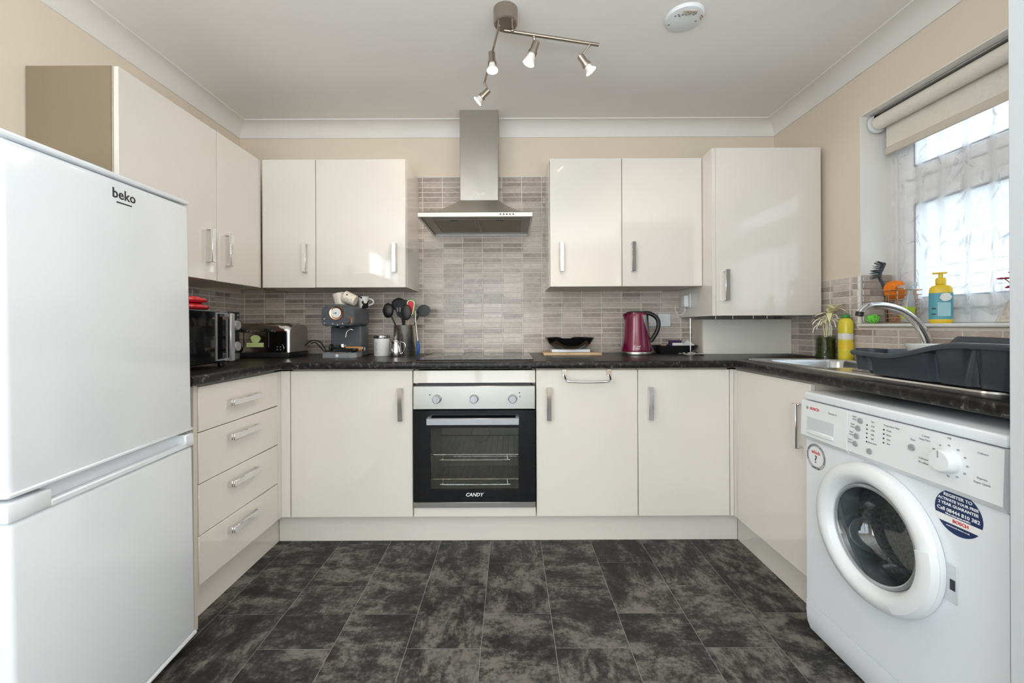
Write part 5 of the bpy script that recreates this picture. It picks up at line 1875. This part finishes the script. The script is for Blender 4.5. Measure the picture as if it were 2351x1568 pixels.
sb_ = thing('spray_bottle', 'clear spray bottle with a lime label in the wire basket', 'bottle', (1.734, 1.815, SZ + .0065))
pz = SZ + .0065
part('bottle_body', M().loops([[(1.734 + x, 1.814 + y, pz + z) for x, y in rr(0, 0, a, b, min(a, b) * .8, 6)] for a, b, z in ((.020, .015, 0), (.023, .018, .004), (.023, .018, .07), (.018, .014, .100), (.009, .009, .125), (.009, .009, .140))]).xf(
    Matrix.Translation((1.734, 1.814, pz)) @ Matrix.Rotation(radians(8), 4, 'X') @ Matrix.Translation((-1.734, -1.814, -pz))), PLAST_C, sb_)
part('label_patch', M().loops([[(1.734 + x, 1.814 + y, pz + z) for x, y in rr(0, 0, .0236, .0186, .0150, 6)] for z in (.016, .068)], False, False).xf(
    Matrix.Translation((1.734, 1.814, pz)) @ Matrix.Rotation(radians(8), 4, 'X') @ Matrix.Translation((-1.734, -1.814, -pz))), LIMEL, sb_, label='lime green label')
part('trigger_head', M().prism([(1.785, pz + .138), (1.795, pz + .150), (1.830, pz + .150), (1.836, pz + .158), (1.770, pz + .166), (1.760, pz + .140)], 'x', 1.724, 1.744).xf(
    Matrix.Translation((0, .02, 0))), PLAST_C, sb_)
part('nozzle_tip', M().tube([(1.734, 1.776, pz + .150), (1.734, 1.752, pz + .150)], .006, 10).xf(Matrix.Translation((0, .03, 0))), SILVERP, sb_)

single('clear_bottle', M().lathe([(0, 0), (.013, 0), (.0135, .004), (.0135, .115), (.008, .140), (.008, .157), (.0120, .1575), (.0120, .175), (0, .176)], (1.779, 1.825, SZ + .0065), 'z', 22), PLAST_C,
       'tall clear bottle with a grey cap at the back of the wire basket', 'bottle', (1.779, 1.825, SZ + .0065))
single('brown_packet', M().box(1.708, 1.722, 1.815, 1.86, SZ + .0065, SZ + .034, .003), BROWN, 'small brown packet at the bottom of the wire basket', 'packet', (1.71, 1.825, SZ + .0065))

sc2 = M()
random.seed(5)
for k in range(30):
    c = (1.705 + random.uniform(-.010, .012), 1.945 + random.uniform(-.010, .008), SZ + .0185 + random.uniform(-.002, .010))
    ax1 = Vector((random.uniform(-1, 1), random.uniform(-1, 1), random.uniform(-1, 1))).normalized()
    o1 = ax1.orthogonal().normalized()
    o2 = ax1.cross(o1)
    sc2.tube([Vector(c) + (o1 * cos(2 * pi * j / 12) + o2 * sin(2 * pi * j / 12)) * .0150 for j in range(12)], .0026, 5, closed=True)
single('scourer', sc2, GREEN, 'lime green curly scourer at the far end of the window sill', 'scourer', (1.705, 1.945, SZ))

fv = thing('sill_vase', 'clear shell filled vase with dark red blossom at the right end of the sill', 'vase', (1.735, 1.407, SZ))
part('pot', M().lathe([(0, 0), (.050, 0), (.056, .004), (.036, .050), (.026, .075), (.024, .075), (.033, .05), (.05, .008), (0, .006)], (1.730, 1.405, SZ), 'z', 28), STONE, fv)
for k, (dx, dy, z1) in enumerate(((-.01, .035, .205), (.0, .010, .225), (.01, .028, .175))):
    part('twig', M().tube(smooth_path([(1.730, 1.405, SZ + .02), (1.728 + dx * .4, 1.405 + dy * .4, SZ + .12), (1.728 + dx, 1.405 + dy, SZ + z1 - .05)]), .0016, 6), BROWN, fv)
    for q in range(6):
        a = 2 * pi * q / 6 + k
        part('blossom', M().ball((1.728 + dx + .009 * cos(a), 1.405 + dy + .012 * sin(a), SZ + z1 - .05 + .005 * sin(3 * a)), .006, (1.1, 1.1, .5), 8, 6), REDF, fv)

# ------------------------------------------------------------------ washing machine
wm = thing('washing_machine', 'white front loading washing machine under the right worktop', 'washing machine', (1.33, 1.165, 0))
w0, wy0, wy1 = 1.045, .866, 1.466
dcy, dcz, dr_ = 1.187, .482, .150
# front sheet with the round opening
NQ = 64


def rect_pt(a):
    c, s_ = cos(a), sin(a)
    hy0, hy1 = dcy - (wy0 + .002), (wy1 - .002) - dcy
    hz0, hz1 = dcz - .118, .684 - dcz
    ty = (hy1 / c) if c > 1e-6 else (-hy0 / c if c < -1e-6 else 1e9)
    tz = (hz1 / s_) if s_ > 1e-6 else (-hz0 / s_ if s_ < -1e-6 else 1e9)
    t_ = min(ty, tz)
    return (dcy + c * t_, dcz + s_ * t_)


angs = [2 * pi * k / NQ for k in range(NQ)]
cor = [atan2(zc - dcz, yc - dcy) % (2 * pi) for yc in (wy0 + .002, wy1 - .002) for zc in (.118, .684)]
angs = sorted(set(angs + cor))
mb = M()
mb.loops([[(w0, *rect_pt(a)) for a in angs], [(w0, dcy + dr_ * cos(a), dcz + dr_ * sin(a)) for a in angs]], False, False)
mb.loops([[(w0, *rect_pt(a)) for a in angs], [(w0 + .012, *rect_pt(a)) for a in angs]], False, False)
part('front_panel', mb, FRIDGE, wm)
mb = M().box(w0 + .010, w0 + .55, wy0, wy0 + .003, .02, .822).box(w0 + .010, w0 + .55, wy1 - .003, wy1, .02, .822)
mb.box(w0 + .545, w0 + .55, wy0 + .003, wy1 - .003, .02, .822).box(w0 + .012, w0 + .545, wy0 + .003, wy1 - .003, .02, .024)
part('cabinet_body', mb, FRIDGE, wm, smooth=False)
part('lid', M().box(w0 - .008, w0 + .555, wy0 - .001, wy1 + .001, .8225, .850, .007, 3), FRIDGE, wm)
cpn = part('control_panel', M().prism([(w0 + .012, .6865), (w0 - .006, .6865), (w0 - .016, .700), (w0 - .012, .8205), (w0 + .012, .8205)], 'y', wy0, wy1 - .201), WHITEP, wm, angle=20)
dtd = part('detergent_drawer', M().prism([(w0 + .012, .6865), (w0 - .008, .6865), (w0 - .019, .700), (w0 - .015, .8205), (w0 + .012, .8205)], 'y', wy1 - .1995, wy1 - .001), WHITEP, wm, angle=20)
part('pull_recess', M().prism([(w0 - .0208, .722), (w0 - .0135, .722), (w0 - .0135, .768), (w0 - .0192, .768)], 'y', wy1 - .150, wy1 - .035), FRIDGE_G, dtd, smooth=False, label='grey recessed pull')
part('pull_lip', M().box(w0 - .0235, w0 - .0180, wy1 - .150, wy1 - .035, .712, .726, .002), WHITEP, dtd)
kick = [(w0 + .03, .012), (w0 + .012, .012), (w0 + .002, .040), (w0 - .002, .080), (w0 - .001, .1165), (w0 + .03, .1165)]
part('kick_panel', M().prism(kick, 'y', wy0 + .001, wy1 - .001), FRIDGE, wm, angle=60)
for x in (w0 + .06, w0 + .5):
    for y in (wy0 + .05, wy1 - .05):
        part('foot', M().cyl((x, y, 0), (x, y, .0205), .018, n=14), BLACKP, wm)
# drum
part('gasket', M().lathe([(dr_, .0005), (dr_ - .012, .006), (dr_ - .016, .030), (dr_ - .008, .055), (dr_ + .0, .075)], (w0, dcy, dcz), 'x', 48, False, False), RUBBER, wm)
part('drum', M().lathe([(dr_ + .0, .0755), (dr_ + .06, .10), (dr_ + .06, .33), (.03, .34), (.0, .34)], (w0, dcy, dcz), 'x', 48, False, True), mat('drum_steel', (0.42, 0.42, 0.42), 0.4, 0.7, var=(120, 0.35), bump=(160, 0.6)), wm)
# door: profile ring, bulging glass bowl, handle segment
dor = part('door_ring', M().lathe([(.150, .000), (.195, .000), (.1995, -.006), (.1985, -.018), (.190, -.030), (.172, -.036), (.158, -.034), (.148, -.026), (.142, -.012), (.138, -.004), (.138, .000)], (w0 - .001, dcy, dcz), 'x', 72, False, False), WHITEP, wm)
part('door_glass', M().lathe([(.1378, -.006), (.136, -.010), (.128, -.012), (.118, .010), (.106, .050), (.092, .066), (.05, .072), (.0, .073)], (w0, dcy, dcz), 'x', 56, False, False), GLASS_DRUM, dor, label='smoked door glass')
part('glass_rim', M().lathe([(.1379, -.0055), (.1365, -.0125), (.131, -.0150), (.127, -.0125)], (w0, dcy, dcz), 'x', 56, False, False), SILVERP, dor, label='grey inner rim')
ls = []
for k in range(25):
    a = pi + radians(-14 + (62 + 14) * k / 24)      # near side of the ring
    l = []
    for r_, h in ((.154, -.0355), (.158, -.0385), (.172, -.0405), (.190, -.0345), (.1985, -.021), (.1975, -.016), (.172, -.030), (.156, -.030)):
        l.append((w0 - .001 + h, dcy + r_ * cos(a), dcz + r_ * sin(a)))
    ls.append(l)
part('door_handle', M().loops(ls), WHITEP, dor)
part('latch_plate', M().box(w0 - .003, w0 - .0002, .968, 1.006, .425, .515, .001), FRIDGE_G, wm)
part('latch_slot', M().box(w0 - .0042, w0 - .0031, .972, .983, .455, .480), INK, wm, smooth=False)
# controls
PX = lambda z: w0 - .016 + .004 * (z - .700) / .1205
for y, z in ((1.222, .800), (1.229, .776), (1.233, .752), (1.237, .728), (1.188, .720), (1.064, .768)):
    part('button', M().lathe([(0, -.004), (.0075, -.004), (.0085, -.002), (.0085, .001), (0, .001)], (PX(z), y, z), 'x', 18), GREYB, cpn, label='grey push button')
dl = part('programme_dial', M().lathe([(0, -.026), (.023, -.025), (.0265, -.020), (.0275, -.004), (.029, .001), (0, .001)], (PX(.762), .975, .762), 'x', 36), WHITEP, cpn, label='white programme dial')
part('pointer', M().box(PX(.762) - .0268, PX(.762) - .0260, .974, .976, .770, .786), INK_L, dl, smooth=False)
RT, UP = (0, -1, 0), (.033, 0, 1)


def wtxt(s_, size, y, z, m=INK_L, **kw):
    text(cpn, s_, size, (PX(z) - .0006, y, z), RT, UP, m, **kw)


text(dtd, 'BOSCH', .0125, (PX(.797) - .0036, 1.402, .7975), RT, UP, INK_R, 'logo', bold=.0003)
part('logo_ring', M().lathe([(.0042, -.0006), (.0055, -.0006), (.0055, 0), (.0042, 0)], (PX(.797) - .0030, 1.436, .7975), 'x', 20), GREYB, dtd)
text(dtd, 'Classixx 6', .0085, (PX(.795) - .0036, 1.325, .797), RT, UP, INK_L)
for y, z in ((1.243, .808), (1.249, .784), (1.253, .760), (1.257, .736)):
    wtxt('Rapid', .0060, y, z)
    wtxt('Ready', .0060, y, z - .008)
for s_, z in (('Spin', .806), ('1200', .793), ('1000', .781), ('800', .769), ('600', .757), ('Rinse hold', .745)):
    wtxt(s_, .0065, 1.180, z)
    if s_ != 'Spin':
        part('indicator', M().box(PX(z) - .0012, PX(z), 1.197, 1.2005, z - .002, z + .002), INK, cpn, smooth=False)
wtxt('Programme Time', .0065, 1.122, .806)
for s_, z in (('Wash', .793), ('Rinse', .781), ('Spin', .769), ('End', .757)):
    wtxt(s_, .0065, 1.130, z)
    part('indicator', M().box(PX(z) - .0012, PX(z), 1.143, 1.1465, z - .002, z + .002), INK, cpn, smooth=False)
wtxt('Start', .0070, 1.062, .788)
for q in range(12):
    a = 2 * pi * q / 12
    wtxt(('60', '40', '30', '90', '60', '40', '30', '40', '60', '20', '40', '30')[q], .0062, .975 + .040 * cos(a), .762 + .036 * sin(a))
for s_, y, z in (('Cotton', 1.030, .805), ('Easy-Care', 1.032, .796), ('Delicates', 1.034, .748), ('Woollens', 1.034, .738), ('Express', .905, .745), ('Super Quick', .905, .735), ('Colours', .905, .800), ('Off', .975, .815)):
    wtxt(s_, .0065, y, z)
part('screw', M().ball((w0 - .004, .880, .735), .0035, (.4, 1, 1), 10, 6), GREYB, cpn)
# stickers
sx_ = w0 - .0008


def disc_cut(c, r, z0, z1, m, name, label=None, n=40):
    pts = []
    for k in range(n + 1):
        a = math.asin(max(-1, min(1, z0 / r))) + (math.asin(max(-1, min(1, z1 / r))) - math.asin(max(-1, min(1, z0 / r)))) * k / n
        pts.append((c[0] + r * cos(a), c[1] + r * sin(a)))
    pts += [(2 * c[0] - y, z) for y, z in pts[::-1]]
    return part(name, M().prism(pts, 'x', sx_, w0 - .0001), m, wm, label=label, smooth=False)


sc0 = (.968, .640)
disc_cut(sc0, .052, -.013, .0519, NAVY, 'guarantee_sticker', 'navy upper half of a round guarantee sticker')
disc_cut(sc0, .052, -.0519, -.030, NAVY, 'sticker_lower', 'navy lower part of the round sticker')
disc_cut(sc0, .052, -.0298, -.0132, INK_W, 'sticker_band', 'white band of the round sticker')
SX = sx_ - .0004
for s_, size, dz in (('REGISTER TO', .0105, .036), ('ACTIVATE YOUR FREE', .0088, .0245), ('2 YEAR GUARANTEE', .0095, .0135), ('Call 08444 810 382', .0118, -.0005), ('When asked quote ref 0911', .0048, -.0092)):
    text(wm, s_, size, (SX, sc0[0], sc0[1] + dz), RT, (0, 0, 1), INK_W, bold=.0002)
text(wm, 'BOSCH', .0105, (SX, sc0[0] - .006, sc0[1] - .0215), RT, (0, 0, 1), INK_R, 'logo', bold=.0003)
text(wm, 'www.bosch-home.co.uk', .0052, (SX, sc0[0], sc0[1] - .036), RT, (0, 0, 1), INK_W)
s2 = (1.418, .632)
part('award_sticker', M().lathe([(0, -.0006), (.044, -.0006), (.044, -.0001), (0, -.0001)], (w0, *s2), 'x', 36), mat('silver_sticker', (0.42, 0.42, 0.43), 0.4, var=(20, 0.05)), wm, label='grey rimmed award sticker')
part('award_centre', M().lathe([(0, -.0009), (.034, -.0009), (.034, -.0006), (0, -.0006)], (w0, *s2), 'x', 36), WHITEP, wm)
text(wm, 'which', .017, (w0 - .0012, s2[0], s2[1] + .014), RT, (0, 0, 1), INK_R, bold=.0003)
text(wm, '?', .036, (w0 - .0012, s2[0], s2[1] - .010), RT, (0, 0, 1), INK, bold=.0004)
for k, ch in enumerate('BEST DOMESTIC APPLIANCE'):
    a = radians(200 - 220 * k / 22)
    rt_ = Vector((0, -sin(a) * 1.0, -cos(a) * -1.0))
    text(wm, ch, .0075, (w0 - .0010, s2[0] - .039 * cos(a), s2[1] + .039 * sin(a)), (0, -sin(a), -cos(a) * -1 * -1), (0, -cos(a), sin(a)), INK) if ch != ' ' else None
text(wm, 'BRAND 2009', .0065, (w0 - .0010, s2[0], s2[1] - .039), RT, (0, 0, 1), INK)

# ------------------------------------------------------------------ ceiling lamp and alarm base
cl = thing('ceiling_spotlight', 'satin nickel two arm ceiling spotlight with four lit spots', 'ceiling light', (-.015, 1.668, ZC))
part('canopy', M().lathe([(0, -.060), (.044, -.060), (.048, -.056), (.049, -.004), (.049, -.0005), (0, -.0005)], (-.015, 1.668, ZC), 'z', 40), SATIN, cl)
for x, y in ((-.043, 1.650), (.012, 1.662)):
    part('post', M().tube([(x, y, ZC - .059), (x, y, 2.270)], .0055, 10).ball((x, y, 2.270), .0075, n=10, m=8), SATIN, cl)
part('arm', M().tube([(-.040, 1.632, 2.270), (-.122, 2.016, 2.270)], .0048, 10), SATIN, cl)
part('arm', M().tube([(-.022, 1.660, 2.270), (.376, 1.748, 2.270)], .0075, 12), SATIN, cl)


def spot(p_arm, p_top, p_lens, power=9.0):
    p_arm, p_top, p_lens = Vector(p_arm), Vector(p_top), Vector(p_lens)
    d_ = (p_lens - p_top)
    L_ = d_.length
    d_.normalize()
    hd = part('spot_head', M().tube([p_top, p_top + d_ * .002, p_top + d_ * .040, p_top + d_ * .0402], [.012, .0145, .0145, .013], 20), SATIN, cl)
    part('knuckle', M().tube([p_arm, p_top + d_ * .006], .0045, 8).ball(p_arm, .0062, n=10, m=8), SATIN, hd)
    part('lamp_ring', M().tube([p_top + d_ * .0403, p_top + d_ * .0410, p_top + d_ * .052, p_top + d_ * .0525], [.015, .0185, .0185, .016], 20), SATIN, hd)
    part('lamp_glass', M().tube([p_top + d_ * .0526, p_top + d_ * .066, p_top + d_ * (L_ - .004), p_top + d_ * (L_ - .001)], [.0135, .0165, .0245, .0250], 24), BULB, hd, label='white lamp glass')
    part('lamp_lens', M().tube([p_top + d_ * (L_ - .0009), p_top + d_ * L_], [.0235, .0235], 24), LAMPGLOW, hd, label='glowing lens')
    ld_ = bpy.data.lights.new('spot_lamp', 'SPOT')
    ld_.energy = power
    ld_.color = (1.0, 0.83, 0.65)
    ld_.spot_size = radians(125)
    ld_.spot_blend = 0.7
    ld_.shadow_soft_size = .022
    lo = bpy.data.objects.new('spot_lamp', ld_)
    lo.location = p_top + d_ * (L_ + .004)
    lo.rotation_euler = d_.to_track_quat('-Z', 'Y').to_euler()
    COL.objects.link(lo)


spot((-.074, 1.790, 2.270), (-.076, 1.776, 2.258), (-.073, 1.770, 2.176))
spot((.100, 1.687, 2.262), (.111, 1.692, 2.246), (.078, 1.698, 2.160))
spot((.336, 1.740, 2.262), (.297, 1.746, 2.224), (.346, 1.752, 2.160))
spot((-.121, 2.012, 2.264), (-.101, 2.018, 2.236), (-.158, 2.026, 2.184))

al = thing('smoke_alarm_base', 'round white smoke alarm base plate without its cover on the ceiling', 'smoke alarm', (.722, 1.706, ZC))
ac = (.722, 1.706, ZC)
part('plate', M().lathe([(0, -.014), (.066, -.014), (.072, -.012), (.077, -.004), (.077, -.0005), (0, -.0005)], ac, 'z', 44), WHITEP, al)
for dx, dy in ((-.035, -.028), (-.018, -.028), (-.004, -.028), (.027, -.028), (-.045, -.020), (-.028, -.020), (-.053, .030), (.050, .008)):
    part('screw_hole', M().lathe([(0, -.0148), (.0042, -.0148), (.0042, -.0141), (0, -.0141)], (ac[0] + dx, ac[1] + dy, ZC), 'z', 12), INK_L, al)
part('terminal_cover', M().box(ac[0] - .024, ac[0] + .034, ac[1] - .056, ac[1] - .034, ZC - .0185, ZC - .0141, .001), mat('ivory_plastic', (0.62, 0.56, 0.46), 0.5, var=(30, 0.1)), al, label='ivory wiring terminal')
for dx, dy in ((-.008, -.050), (.004, -.048), (.016, -.050), (.026, -.044), (.002, -.040)):
    part('terminal', M().box(ac[0] + dx, ac[0] + dx + .006, ac[1] + dy, ac[1] + dy + .005, ZC - .0200, ZC - .0186), INK_L, al, smooth=False)
part('wire', M().tube(smooth_path([(ac[0] + .055, ac[1] - .030, ZC - .0165), (ac[0] + .066, ac[1] - .022, ZC - .018), (ac[0] + .060, ac[1] - .012, ZC - .0165), (ac[0] + .066, ac[1] - .004, ZC - .0165)]), .0016, 6), BROWN, al)
